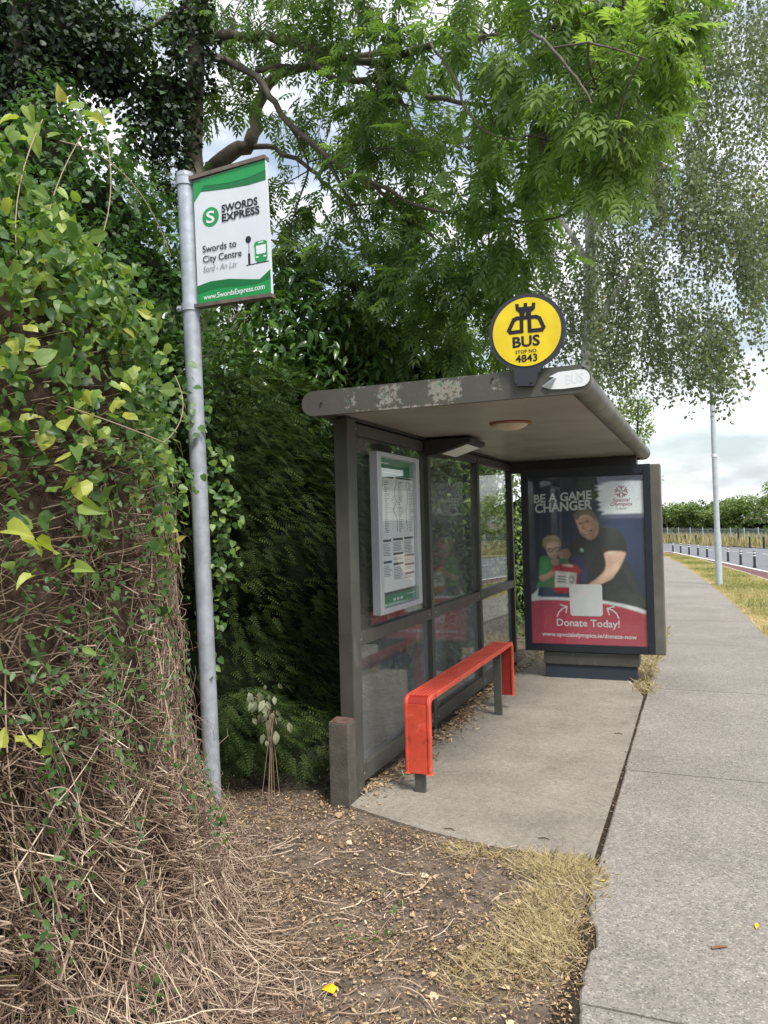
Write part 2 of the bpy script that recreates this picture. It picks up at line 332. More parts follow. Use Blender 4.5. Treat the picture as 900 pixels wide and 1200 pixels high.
M['mcore'] = mat('bramble_core', (.062, .044, .032), .95, spec=.05, var=.6, vscale=30, bump=.9, bscale=40)
M['twig'] = leafmat('dry_twig', [(0, (0.0862, 0.0505, 0.0359)), (0.35, (0.2445, 0.1662, 0.124)), (0.7, (0.4745, 0.3637, 0.2765)), (1, (0.8053, 0.6826, 0.5378))], rough=.8, trans=0, spec=.2)
M['vine'] = leafmat('vine_stem', [(0, (.10, .075, .045)), (.5, (.15, .16, .06)), (1, (.26, .27, .09))], rough=.7, trans=0, spec=.2)
M['litter'] = leafmat('litter_bits', [(0, (0.075, 0.0475, 0.03)), (0.4, (0.25, 0.1625, 0.1)), (0.8, (0.525, 0.3875, 0.2375)), (1, (0.75, 0.625, 0.45))], rough=.85, trans=.1, spec=.2, tint=(1, 1, 1))
M['dry'] = leafmat('dry_grass', [(0, (.26, .24, .09)), (.25, (.48, .39, .19)), (.7, (.68, .56, .33)), (1, (.80, .71, .50))], rough=.8, trans=.45, spec=.2, tint=(1, 1, .9))
M['vgrass'] = leafmat('verge_grass', [(0, (0.1811, 0.2185, 0.0633)), (0.4, (0.3019, 0.3105, 0.0978)), (0.75, (0.5554, 0.4485, 0.207)), (1, (0.7003, 0.552, 0.3105))], rough=.8, trans=.3, spec=.2, tint=(1, 1, .8))
M['hay'] = leafmat('long_grass', [(0, (.20, .20, .07)), (.5, (.42, .36, .18)), (1, (.60, .52, .30))], rough=.9, trans=.3, spec=.1, tint=(1, 1, .9))
M['climb'] = leafmat('climber_leaf', [(0, (0.0342, 0.0855, 0.027)), (0.3, (0.0798, 0.1653, 0.045)), (0.65, (0.1596, 0.2622, 0.0675)), (0.9, (0.3078, 0.4104, 0.09)), (0.97, (0.513, 0.5016, 0.105)), (1, (0.3876, 0.228, 0.12))], rough=.42, trans=.4)
M['ivy'] = leafmat('ivy_leaf', [(0, (0.01, 0.025, 0.0112)), (0.5, (0.0225, 0.05, 0.0187)), (1, (0.05, 0.0938, 0.0325))], rough=.55, trans=.15, spec=.5)
M['mid'] = leafmat('shrub_leaf', [(0, (0.0356, 0.0842, 0.0259)), (0.5, (0.0728, 0.149, 0.0389)), (0.9, (0.1216, 0.2268, 0.0486)), (1, (0.2592, 0.3564, 0.0648))], rough=.45, trans=.3)
M['ash'] = leafmat('ash_leaf', [(0, (0.0836, 0.152, 0.052)), (0.45, (0.152, 0.2509, 0.0751)), (0.8, (0.2509, 0.365, 0.1041)), (1, (0.3953, 0.517, 0.1373))], rough=.45, trans=.58)
M['laurel'] = leafmat('laurel_leaf', [(0, (0.0338, 0.0877, 0.0236)), (0.5, (0.0675, 0.1519, 0.0371)), (0.9, (0.1266, 0.2363, 0.0506)), (1, (0.2363, 0.3544, 0.0675))], rough=.25, trans=.22, spec=.6)
M['yew'] = leafmat('yew_needle', [(0, (0.0213, 0.0443, 0.0131)), (0.6, (0.0532, 0.0956, 0.0235)), (1, (0.1171, 0.1707, 0.0366))], rough=.6, trans=.2)
M['birch'] = leafmat('birch_leaf', [(0, (0.1017, 0.1509, 0.0778)), (0.5, (0.1846, 0.2431, 0.1296)), (0.95, (0.3054, 0.3711, 0.1943)), (1, (0.5726, 0.3326, 0.0647))], rough=.35, trans=.4, tint=(1.15, 1.2, .7))
M['far'] = leafmat('far_leaf', [(0, (0.0798, 0.1377, 0.0406)), (0.5, (0.145, 0.2248, 0.0609)), (1, (0.261, 0.3335, 0.087))], rough=.6, trans=.3)
M['lime'] = leafmat('lime_leaf', [(0, (.10, .17, .03)), (.5, (.18, .27, .04)), (1, (.28, .36, .06))], rough=.5, trans=.4)
M['pale'] = leafmat('pale_leaf', [(0, (.12, .15, .085)), (1, (.27, .30, .19))], rough=.7, trans=.2, tint=(1, 1, .8))

# ------------------------------------------------------------------ ground, path, road
def strip(name, left, right, mt, lift, parent=None, thick=.0):
    """sheet between two polylines of (x, y) with matching length, laid on the terrain"""
    L_ = np.array(left, float); R_ = np.array(right, float); v = []; f = []
    for a, b in zip(L_, R_): v += [(a[0], a[1], terr(a[1])+lift), (b[0], b[1], terr(b[1])+lift)]
    f = [(2*i, 2*i+1, 2*i+3, 2*i+2) for i in range(len(L_)-1)]
    return obj(name, v, f, mt, parent)
def resample(pl, ys):
    pl = np.array(pl, float); i = np.argsort(pl[:, 1]); return np.interp(ys, pl[i, 1], pl[i, 0])
gx = np.array([-3000, -800, -200, -60, -25, -12, -8, -6, -5, -4, -3, -2, -1, 0, 1, 2, 3, 5, 8, 14, 30, 80, 300, 900, 3000.])
gy = np.concatenate([[-3000, -600, -100, -30, -10, -4, -2], np.arange(0, 36, 2), np.arange(38, 100, 6), [120, 150, 200, 400, 900, 1800, 3000]])
v = [(x, y, terr(y)-.006) for y in gy for x in gx]; nx = len(gx)
f = [(j*nx+i, j*nx+i+1, (j+1)*nx+i+1, (j+1)*nx+i) for j in range(len(gy)-1) for i in range(nx-1)]
tag(obj('ground', v, f, M['soil']), kind='structure')

PR = [(.95, -3), (.92, 6), (.76, 11.5), (.69, 13.5), (.56, 16.4), (.16, 23.4), (-.77, 36.4), (-1.49, 43), (-3.2, 55), (-6.5, 68)]
PL = [(-.48, -3), (-.48, 9), (-.55, 12), (-.82, 18), (-1.22, 27), (-1.6, 34), (-2.1, 43), (-3.9, 55), (-7.4, 68)]
VF = [(4.2, -3), (3.9, 2), (2.9, 12), (1.73, 24.3), (1.3, 29.5), (.81, 34.7), (.11, 40.7), (-.68, 46.8), (-2.35, 52.6), (-6.0, 62), (-9, 70)]
CU = [(5.7, -3), (5.4, 2), (4.0, 14), (2.85, 23), (2.1, 29.5), (1.63, 33.4), (.99, 37.8), (.24, 42), (-.72, 47.7), (-1.86, 54.2), (-5.2, 63), (-8, 71)]
RF = [(14.5, -3), (14, 10), (12.6, 25), (10.2, 40), (7.5, 50), (4.3, 59.6), (2.31, 65), (.58, 71), (-1.57, 76.7), (-3.56, 80.3), (-9, 88)]

pathroot = tag(empty('footpath', (0, 0, 0)), kind='structure')
joints = [-1.8, 0.9, 2.55, 5.0, 7.45, 10.32, 13.1, 16.0, 19.0, 22.2, 26, 31, 37, 43, 50, 58, 67]
def slab_mesh(y0, y1):
    n = 70 if y0 < 3.6 else (24 if y0 < 12 else 6)
    ys = np.linspace(y0+.006, y1-.006, n); xl = resample(PL, ys); xr = resample(PR, ys)
    if y0 < 3.6:
        wob = .022*fbm(ys*3, ys*0, 5)+.014*fbm(ys*13, ys*0, 9)
        xl = xl+.10*np.clip((3.1-ys)/.6, 0, 1); xl = np.where(ys < 3.62, xl+wob+.035*np.exp(-((ys-3.1)/.25)**2), xl)
    else: xl = np.where(ys < 9, xl-.008+.004*fbm(ys*9, ys*0, 3), xl)
    v = []; f = []; top = .012
    for y, a, b in zip(ys, xl, xr):
        z = terr(y); v += [(a, y, z-.06), (a+.004, y, z+top-.006), (a+.012, y, z+top), (b-.012, y, z+top), (b-.004, y, z+top-.006), (b, y, z-.06)]
    for i in range(n-1): f += [(i*6+j, i*6+j+1, (i+1)*6+j+1, (i+1)*6+j) for j in range(5)]
    f += [tuple(range(6))[::-1], tuple(range((n-1)*6, n*6))]
    return v, f
for a, b in zip(joints[:-1], joints[1:]):
    v, f = slab_mesh(a, b); obj('slab', v, f, M['path'], pathroot)
# dirt packed into the joints
strip('joint_dirt', [(x, y) for x, y in zip(resample(PL, np.array(gy[7:40])), gy[7:40])], [(x, y) for x, y in zip(resample(PR, np.array(gy[7:40])), gy[7:40])], M['crack'], .002, pathroot)

# concrete pad under the shelter
pw = [(-1.86, 3.91), (-1.66, 3.83), (-1.48, 3.765), (-1.33, 3.715), (-1.12, 3.665), (-.94, 3.635), (-.72, 3.635), (-.502, 3.65)]
back = [(-.500, 4.6), (-.498, 5.6), (-.503, 6.6), (-.508, 7.1), (-.62, 7.55), (-.9, 8.7), (-1.9, 8.7), (-1.88, 6.0)]
tag(MB().prism([(x, y, -.05) for x, y in pw+back][::1], (0, 0, .061)).build('concrete_pad', M['pad']), kind='structure')
obj('joint_crack', [(-.535, 3.63, .001), (-.47, 3.63, .001), (-.47, 8.8, .001), (-.535, 8.8, .001)], [(0, 1, 2, 3)], M['crack'])
tag(bpy.data.objects['joint_crack'], kind='structure')

ysv = np.array([-3, 0, 3, 6, 9, 12, 15, 18, 21, 24, 27, 30, 33, 36, 39, 42, 45, 48, 51, 54, 58, 62, 66.])
tag(strip('grass_verge', list(zip(resample(PR, ysv)-.01, ysv)), list(zip(resample(VF, ysv), ysv)), M['grass'], .012), kind='structure')
tag(strip('cycle_lane', list(zip(resample(VF, ysv), ysv)), list(zip(resample(CU, ysv), ysv)), M['cycle'], .006), kind='structure')
tag(strip('kerb', list(zip(resample(VF, ysv)-.02, ysv)), list(zip(resample(VF, ysv)+.10, ysv)), M['kerb'], .02), kind='structure')
ysr = np.concatenate([ysv, [68, 72, 76, 80, 84]])
tag(strip('road', list(zip(resample(CU, ysr), ysr)), list(zip(resample(RF, ysr), ysr)), M['road'], .000), kind='structure')
tag(strip('edge_line', list(zip(resample(CU, ysv)-.02, ysv)), list(zip(resample(CU, ysv)+.13, ysv)), M['white'], .012), kind='structure')
mid = resample(CU, ysv)*.5+resample(RF, ysv)*.5
for i in range(4, len(ysv)-1):
    strip('lane_dash', [(mid[i]-.06, ysv[i]), (mid[i]*.5+mid[i+1]*.5-.06, ysv[i]*.5+ysv[i+1]*.5)], [(mid[i]+.06, ysv[i]), (mid[i]*.5+mid[i+1]*.5+.06, ysv[i]*.5+ysv[i+1]*.5)], M['white'], .006, bpy.data.objects['road'])
far_l = list(zip(resample(RF, ysr), ysr)); far_r = [(x+160, y+70) for x, y in far_l]
tag(strip('far_verge', far_l, far_r, M['drysoil'], .016), kind='structure')
tag(strip('far_kerb', [(x-.05, y) for x, y in far_l], [(x+.2, y) for x, y in far_l], M['kerb'], .09), kind='structure')

# ------------------------------------------------------------------ bus shelter
SH = tag(empty('bus_shelter', (-1.9, 6.2, 0)), 'brown-grey metal bus shelter with flat round-edged roof and glazed back wall', 'bus shelter')
WX0, WX1 = -1.97, -1.89
POSTY = [4.10, 5.53, 6.92, 8.30]
MB().box(-1.958, -1.868, 4.02, 4.14, -.05, 2.20, .006).build('post', M['paint'], SH)
for y in POSTY[1:]: MB().box(WX0+.01, WX1, y-.032, y+.032, -.05, 2.195, .005).build('post', M['paint'], SH)
for a, b in zip(POSTY[:-1], POSTY[1:]):
    y0 = a+.042 if a == POSTY[0] else a+.034; y1 = b-.034
    MB().box(WX0+.015, WX1-.004, y0, y1, .855, .935, .004).build('rail', M['paint'], SH)
    MB().box(WX0+.015, WX1-.004, y0, y1, .05, .155, .004).build('rail', M['paint'], SH)
    MB().box(WX0+.015, WX1-.004, y0, y1, 2.12, 2.19, .004).build('rail', M['paint'], SH)
    MB().box(-1.937, -1.929, y0+.002, y1-.002, .936, 2.119).build('pane', M['glass'], SH)
    MB().box(-1.937, -1.929, y0+.002, y1-.002, .156, .854).build('pane', M['glassdirty'], SH)
# roof: fascia at both ends, round edge tubes along both sides, ceiling sheet and top sheet
RY0, RY1, RXL, RXR, RZ0, RZ1 = 3.80, 8.60, -2.04, -.47, 2.195, 2.325
rr = (RZ1-RZ0)/2; zc = (RZ0+RZ1)/2
def stadium(y, grow=0.0, n=10):
    r_ = rr+grow; p = []
    for i in range(n+1):
        a = -math.pi/2+math.pi*i/n; p.append((RXR-rr+r_*math.cos(a), y, zc+r_*math.sin(a)))
    for i in range(n+1):
        a = math.pi/2+math.pi*i/n; p.append((RXL+rr+r_*math.cos(a), y, zc+r_*math.sin(a)))
    return p
peel = peelmat('peeling_fascia', (.076, .076, .064), (.25, .235, .20), [(-1.79, -1.69, 2.205, 2.315, .53), (-1.60, -1.44, 2.20, 2.33, .475), (-1.30, -1.10, 2.20, 2.325, .455), (-.96, -.89, 2.225, 2.325, .53), (-1.75, -1.12, 2.18, 2.204, .50), (-2.04, -.5, 2.318, 2.335, .56)])
roof = empty('roof', (0, 0, 0)); roof.parent = SH; roof.location = (1.9, -6.2, 0)
MB().prism(stadium(RY0, .004), (0, .03, 0)).build('fascia', peel, roof)
MB().prism(stadium(RY1-.03, .004), (0, .03, 0)).build('fascia', M['paint'], roof)
MB().tube([(RXR-rr, RY0+.031, zc), (RXR-rr, RY1-.031, zc)], rr, 20).build('edge_tube', mat('tube_paint', (.150, .145, .125), .5, var=.3, vscale=9, var2=.35, v2scale=3, bump=.1, bscale=40), roof, True)
MB().tube([(RXL+rr, RY0+.031, zc), (RXL+rr, RY1-.031, zc)], rr, 20).build('edge_tube', M['paint'], roof, True)
MB().box(RXL+rr+.01, RXR-rr-.01, RY0+.031, RY1-.031, RZ0+.022, RZ0+.034).build('ceiling_sheet', M['ceil'], roof)
MB().box(RXL+rr+.01, RXR-rr-.01, RY0+.031, RY1-.031, RZ1-.02, RZ1-.004).build('top_sheet', M['paint'], roof)
MB().box(-1.95, RXR-rr-.05, 8.22, 8.32, 2.09, 2.215, .004).build('end_beam', M['paint'], roof)
MB().box(-1.985, -1.875, 4.02, 8.4, 2.197, 2.216).build('wall_plate', M['dark'], roof)
# ceiling dome lamp
cl = empty('ceiling_lamp', (0, 0, 0)); cl.parent = SH; cl.location = (1.9, -6.2, 0)
dc = (-1.12, 4.92, RZ0+.022)
MB().lathe([(0.0, -.052), (.05, -.047), (.09, -.034), (.115, -.014), (.12, 0)], dc, 28).build('diffuser', M['dome'], cl, True)
MB().lathe([(.116, -.016), (.132, -.014), (.136, -.001), (.118, 0)], dc, 28).build('ring', M['domer'], cl, True)
# torn label on the fascia
lab = []
for i in range(9):
    a = -math.pi/2+math.pi*i/8; lab.append((-.512+.042*math.cos(a), 3.792, 2.262+.042*math.sin(a)))
lab += [(-.62, 3.792, 2.300), (-.665, 3.792, 2.281), (-.64, 3.792, 2.277), (-.70, 3.792, 2.238), (-.66, 3.792, 2.22), (-.60, 3.792, 2.216)]
tl = MB().prism(lab, (0, .004, 0)).build('torn_label', flat('label_white', (226, 228, 232), .4), SH); tl['label'] = 'torn white plastic label at the street end of the fascia'
MB().add([(-.70, 3.790, 2.236), (-.66, 3.786, 2.218), (-.625, 3.775, 2.268), (-.645, 3.780, 2.272)], [(0, 1, 2, 3)]).build('peeled_flap', M['silver'], SH)
# screws that hold the glazing rails
for y in (4.19, 5.45, 5.60, 6.86, 6.98, 8.22):
    for z in (.895, .10, 2.155): MB().lathe([(0, .004), (.006, .003), (.007, 0)], (0, 0, 0), 8).build('screw', M['silver'], SH)
for i_, o in enumerate([q for q in bpy.data.objects if q.name.startswith('screw')]):
    y = (4.19, 5.45, 5.60, 6.86, 6.98, 8.22)[i_//3]; z = (.895, .10, 2.155)[i_ % 3]; o.location = Vector((WX1-.004, y, z))-SH.location; o.rotation_euler = (0, math.pi/2, 0)
# roof bolts
for x, z in ((-.50, 2.31), (-.95, 2.30), (-1.92, 2.26)): MB().lathe([(0, -.006), (.006, -.006), (.007, 0)], (x, 3.796, z), 10, 'y').build('bolt', M['dark'], SH)

# flood light under the ceiling
FL = tag(empty('flood_light', (-1.74, 5.5, 2.2)), 'black wedge-shaped flood light with white lens under the shelter roof', 'light')
MB().prism([(-1.885, 5.40, 2.196), (-1.53, 5.40, 2.196), (-1.53, 5.40, 2.165), (-1.80, 5.40, 2.085), (-1.885, 5.40, 2.085)], (0, .42, 0)).build('housing', M['dark'], FL)
MB().add([(-1.565, 5.44, 2.1735-.0014), (-1.565, 5.79, 2.1735-.0014), (-1.765, 5.79, 2.1735-.0607), (-1.765, 5.44, 2.1735-.0607)], [(0, 1, 2, 3)]).build('lens', M['lens'], FL)
o_ = bpy.data.objects['lens']; o_.location.x += .004; o_.location.z -= .0225

# ------------------------------------------------------------------ text and flat print
def text_pts(s, bold=0.0, shear=0.0, space=1.0):
    cu = bpy.data.curves.new('t', 'FONT'); cu.body = s; cu.size = 1; cu.offset = bold; cu.shear = shear; cu.space_character = space; cu.resolution_u = 3
    o = bpy.data.objects.new('t', cu); COL.objects.link(o); dg = bpy.context.evaluated_depsgraph_get(); me = bpy.data.meshes.new_from_object(o.evaluated_get(dg))
    v = np.array([q.co[:] for q in me.vertices]); f = [tuple(p.vertices) for p in me.polygons]
    bpy.data.objects.remove(o); bpy.data.curves.remove(cu); bpy.data.meshes.remove(me)
    return v, f
def text_on(name, s, p0, p1, cap, mt, parent, up=(0, 0, 1), out=(0, -1, 0), off=.0, bold=0.0, shear=0.0, ref='H', space=1.0):
    """text whose base line runs from point p0 to p1 (world), capital height cap"""
    v, f = text_pts(s, bold, shear, space); vr, _ = text_pts(ref, bold)
    p0 = np.array(p0, float); p1 = np.array(p1, float); ax = p1-p0; W = np.linalg.norm(ax); ax /= W
    x0, x1 = v[:, 0].min(), v[:, 0].max(); hr = vr[:, 1].max()-max(vr[:, 1].min(), 0)
    up = np.array(up, float); out = np.array(out, float)
    P = p0 + ((v[:, :1]-x0)/(x1-x0)*W)*ax + (v[:, 1:2]/hr*cap)*up + out*off
    return obj(name, P, f, mt, parent)
def rib(pts, width, closed=False):
    """flat stroke through 2D points"""
    pts = np.array(pts, float); mb_v = []; mb_f = []
    n = len(pts); seg = range(n if closed else n-1)
    for i in seg:
        a, b = pts[i], pts[(i+1) % n]; d = (b-a)/max(np.linalg.norm(b-a), 1e-9); e = d*width*.35; q = np.array([-d[1], d[0]])*width/2
        k = len(mb_v); mb_v += [a-e+q, a-e-q, b+e-q, b+e+q]; mb_f.append((k, k+1, k+2, k+3))
    return mb_v, mb_f
def disc2(c, r, n=32, ry=None):
    ry = ry or r
    return [(c[0]+r*math.cos(2*math.pi*i/n), c[1]+ry*math.sin(2*math.pi*i/n)) for i in range(n)]

text_on('faded_lettering', 'BUS', (-.585, 3.792, 2.238), (-.50, 3.792, 2.244), .045, flat('label_faded', (219, 222, 228), .4), SH, off=.001, bold=.02)
# ------------------------------------------------------------------ route sign on its pole
PY = 3.65
RS = tag(empty('route_sign', (-2.60, PY, 0)), 'tall galvanised pole with white and green route sign panel, rising from dry brambles', 'sign')
p_b = np.array([-2.60, PY+.02, -.1]); p_t = onY(214.5, 205, PY); p_t[1] = PY+.02
MB().tube([p_b, p_b*.5+p_t*.5, p_t], .048, 24).build('pole', M['galv'], RS, True)
MB().tube([p_t-np.array([0, 0, .012]), p_t+np.array([0, 0, .014])], [.052, .050], 24).build('pole_cap', M['galv'], RS)
def sp(zx, zy): return onY(180+zx/4.5, 160+zy/4.5, PY)          # positions read off an enlarged view of the sign
SP = empty('sign_panel', (0, 0, 0)); SP.parent = RS; SP.location = (2.60, -PY, 0)
TLc, TRc, BRc, BLc = sp(209, 236), sp(588, 118), sp(622, 832), sp(236, 888)
MB().prism([TLc, TRc, BRc, BLc], (0, .022, 0)).build('panel_face', flat('sign_white', (214, 220, 228), .35), SP)
wbar = mat('sign_bracket', (.14, .115, .095), .7, var=.3, vscale=20)
def bar(a, b, h, d, mt, nm, par, y0=0.0):
    a = np.array(a); b = np.array(b); return MB().prism([a+[0, y0, 0], b+[0, y0, 0], b+[0, y0, h], a+[0, y0, h]], (0, d, 0)).build(nm, mt, par)
bar(sp(170, 240), sp(590, 119), .022, .05, wbar, 'bracket_arm', RS, -.012)
bar(sp(170, 912), sp(624, 845), .020, .05, wbar, 'bracket_arm', RS, -.012)
bar(sp(586, 119)+[0, 0, -.002], sp(588, 119)+[.004, 0, -.002], .0, .03, wbar, 'edge_trim', SP, -.004) if False else None
for zz in (236, 903):
    c = sp(0, 0); c = p_b+(p_t-p_b)*((sp(165, zz)[2]-p_b[2])/(p_t[2]-p_b[2]))
    MB().tube([c-np.array([0, 0, .022]), c+np.array([0, 0, .022])], .055, 24).build('clamp', M['galv'], RS, True)
    MB().box(c[0]-.085, c[0]-.045, c[1]-.02, c[1]+.0, c[2]-.018, c[2]+.018, .004).build('clamp_lug', M['galv'], RS)
    MB().tube([(c[0]-.07, c[1]-.035, c[2]), (c[0]-.07, c[1]+.02, c[2])], .007, 8).build('bolt', M['galv'], RS)
GR, GD, BK = flat('sign_green', (33, 148, 80), .35), flat('sign_dark_green', (22, 112, 62), .35), flat('sign_black', (26, 28, 36), .4)
WH = flat('print_white', (226, 230, 234), .4)
def flatpoly(nm, pts, mt, par, off): 
    P = [np.array(sp(*p))+[0, -off, 0] for p in pts]; return obj(nm, P, [tuple(range(len(P)))[::-1]], mt, par)
def fan(nm, top, bot, mt, par, off):
    P = [np.array(sp(*p))+[0, -off, 0] for p in top]+[np.array(sp(*p))+[0, -off, 0] for p in bot]; n = len(top)
    return obj(nm, P, [(i, n+i, n+i+1, i+1) for i in range(n-1)], mt, par)
fan('green_band', [(209, 238), (290, 213), (400, 178), (500, 147), (588, 120)], [(212, 296), (290, 288), (400, 274), (500, 256), (592, 228)], GD, SP, .0012)
fan('green_band', [(250, 227), (300, 211), (400, 179), (500, 148), (588, 121)], [(236, 262), (300, 258), (400, 244), (500, 217), (590, 178)], GR, SP, .0024)
flatpoly('green_corner', [(210, 250), (285, 232), (212, 352)], GR, SP, .0020)
fan('green_band', [(232, 790), (300, 764), (400, 750), (500, 752), (560, 752), (617, 698)], [(236, 884), (300, 877), (400, 863), (500, 848), (560, 839), (620, 830)], GD, SP, .0012)
fan('green_band', [(233, 838), (300, 812), (380, 797), (460, 792), (540, 782), (618, 752)], [(236, 886), (300, 878), (380, 866), (460, 854), (540, 842), (621, 831)], GR, SP, .0024)
c_ = sp(301, 424)
obj('round_emblem', [(c_[0]+.0555*math.cos(a), PY-.0014, c_[2]+.0555*math.sin(a)) for a in np.linspace(0, 2*math.pi, 40, endpoint=False)], [tuple(range(40))], GR, SP)
text_on('emblem_letter', 'S', c_+np.array([-.028, 0, -.033]), c_+np.array([.028, 0, -.033]), .066, WH, SP, off=.003, bold=.02)
upv = norm(np.array(sp(360, 400)-sp(362, 445))); upv = np.array([0, 0, 1.0])
def st(s, a, b, ch, mt, bold, nm='lettering', shear=0.0, ref='H'):
    A, B = sp(*a), sp(*b); text_on(nm, s, A, B, ch/4.5/F*np.linalg.norm(A-O3)*.97, mt, SP, off=.0036, bold=bold, shear=shear, ref=ref)
st('SWORDS', (360, 402), (550, 358), 37, BK, .028); st('EXPRESS', (362, 450), (561, 404), 37, BK, .028)
st('Swords to', (260, 614), (438, 580), 34, BK, .012); st('City Centre', (262, 668), (466, 630), 34, BK, .012)
st('Sord - An Lár', (263, 718), (445, 686), 30, flat('sign_grey', (120, 124, 130)), -.004, shear=.25)
st('www.SwordsExpress.com', (266, 863), (588, 803), 26, WH, .014)
WH2 = WH
bar(sp(489, 682), sp(609, 657), .004, .001, BK, 'icon_line', SP, -.0016)
for (a, b, wd) in (((503, 545), (504, 625), 3.5), ((504, 617), (506, 676), 13)):
    A, B = sp(*a), sp(*b); hw = wd/4.5/F*4.2/2
    obj('icon_post', [(A[0]-hw, PY-.0016, A[2]), (A[0]+hw, PY-.0016, A[2]), (B[0]+hw, PY-.0016, B[2]), (B[0]-hw, PY-.0016, B[2])], [(3, 2, 1, 0)], BK, SP)
A = sp(500, 543); obj('icon_disc', [(A[0]+.018*math.cos(a), PY-.002, A[2]+.019*math.sin(a)) for a in np.linspace(0, 6.28, 24, endpoint=False)], [tuple(range(24))], BK, SP)
flatpoly('bus_icon', [(534, 560), (545, 553), (585, 545), (598, 550), (601, 640), (594, 655), (590, 656), (590, 662), (580, 663), (580, 657), (556, 661), (556, 667), (546, 668), (545, 660), (536, 650), (533, 575), (530, 590), (529, 575)], GR, SP, .0016)
flatpoly('bus_icon_window', [(541, 578), (592, 566), (594, 608), (588, 614), (550, 622), (543, 617)], WH, SP, .003)
for q in ((541, 634), (581, 627)): flatpoly('bus_icon_lamp', [q, (q[0]+14, q[1]-3), (q[0]+14, q[1]+5), (q[0], q[1]+8)], WH, SP, .003)
flatpoly('bus_icon_blind', [(552, 558), (580, 552), (580, 558), (552, 564)], WH, SP, .003)

# ------------------------------------------------------------------ round yellow bus stop sign on the roof
BY = 3.775
BS = tag(empty('bus_stop_sign', (-.765, BY, 2.2)), 'round yellow bus stop sign with dark rim bolted to the roof fascia', 'sign')
def bp(zx, zy): return onY(560+zx/7.5, 335+zy/7.5, BY)
cen = onY(617, 389, BY); RAD = .1915
NAVY = flat('sign_navy', (52, 54, 62), .5)
plate = []
for i in range(49):
    a = math.radians(-68)+math.radians(316)*i/48; plate.append((cen[0]+RAD*math.cos(a), BY, cen[2]+RAD*math.sin(a)))
plate += [tuple(bp(330, 880)), tuple(bp(495, 878))]
MB().prism(plate, (0, .012, 0)).build('plate', NAVY, BS)
MB().prism([(cen[0]+(RAD-.022)*math.cos(a), BY-.004, cen[2]+(RAD-.022)*math.sin(a)) for a in np.linspace(0, 2*math.pi, 64, endpoint=False)], (0, .003, 0)).build('yellow_face', mat('sign_yellow', lin((236, 208, 30)), .45, var=.06, vscale=14, var2=.14, v2scale=9), BS)
k_ = 1/7.5/F*4.15
def bz(q): p = bp(*q); return p
lv, lf = [], []
strokes = [[(384, 238), (387, 402), (288, 414), (274, 398), (318, 302), (345, 288), (512, 272), (544, 286), (580, 362), (564, 386), (458, 396), (452, 228)],
           [(346, 172), (350, 204), (386, 242)], [(492, 160), (489, 192), (452, 230)], [(420, 162), (420, 205)], [(350, 206), (420, 200), (490, 194)], [(398, 262), (402, 222), (420, 206), (436, 220), (440, 260)]]
for si, s_ in enumerate(strokes):
    wv, wf = rib(s_, 33 if si == 0 else 30)
    for fi, q in enumerate(wf):
        b0 = len(lv); lv += [np.array(bp(*wv[j]))+[0, -.0052-.00012*(fi+si*3), 0] for j in q]; lf.append((b0+3, b0+2, b0+1, b0))
obj('castle_emblem', lv, lf, BK, BS)
def bt(s, a, b, ch, bold): text_on('lettering', s, bp(*a), bp(*b), ch*k_, BK, BS, off=.0055, bold=bold)
bt('BUS', (308, 545), (548, 518), 84, .03); bt('STOP NO.', (332, 600), (526, 580), 26, .014); bt('4843', (334, 676), (526, 658), 58, .02)
for q in ((335, 858), (470, 845), (540, 755)): MB().lathe([(0, -.005), (.006, -.004), (.007, 0)], bp(*q), 10, 'y').build('bolt', M['dark'], BS)

# ------------------------------------------------------------------ timetable case on the glass wall
TX = -1.83
TT = tag(empty('timetable_case', (TX, 4.74, 1.5)), 'silver framed timetable case with green headed map sheet on the glass wall', 'timetable')
ty0, ty1, tz0, tz1 = 4.37, 5.13, 1.015, 2.035
for (a, b, c, d) in ((ty0, ty0+.06, tz0, tz1), (ty1-.055, ty1, tz0, tz1)): MB().box(-1.888, TX, a, b, c, d, .006).build('frame_side', M['silver'], TT)
for (c, d) in ((tz0, tz0+.035), (tz1-.03, tz1)): MB().box(-1.886, TX-.001, ty0+.061, ty1-.056, c, d, .004).build('frame_side', M['silver'], TT)
MB().box(-1.888, -1.862, ty0+.061, ty1-.056, tz0+.036, tz1-.031).build('sheet', flat('sheet_white', (236, 238, 240), .5), TT)
a0, a1, b0, b1 = ty0+.063, ty1-.058, tz0+.038, tz1-.033; XS = -1.8612
TG = flat('sheet_green', (24, 128, 92), .4); TGY = flat('sheet_grey', (58, 60, 64), .5); TLG = flat('sheet_light_grey', (128, 132, 140), .5)
def tq(mb, u0, u1, v0, v1, lift=0.0):
    Y0, Y1 = a0+(a1-a0)*u0, a0+(a1-a0)*u1; Z0, Z1 = b1-(b1-b0)*v0, b1-(b1-b0)*v1; x = XS+lift
    mb.add([(x, Y0, Z1), (x, Y1, Z1), (x, Y1, Z0), (x, Y0, Z0)], [(0, 1, 2, 3)])
m_ = MB(); tq(m_, 0, 1, 0, .115); m_.build('green_header', TG, TT)
m_ = MB(); tq(m_, 0, 1, .925, 1); m_.build('green_footer', TG, TT)
m_ = MB(); tq(m_, 0, 1, .905, .925); tq(m_, 0, .42, .118, .132); tq(m_, .5, .97, .118, .130); m_.build('dark_strip', TGY, TT)
m_ = MB(); r_ = random.Random(3)
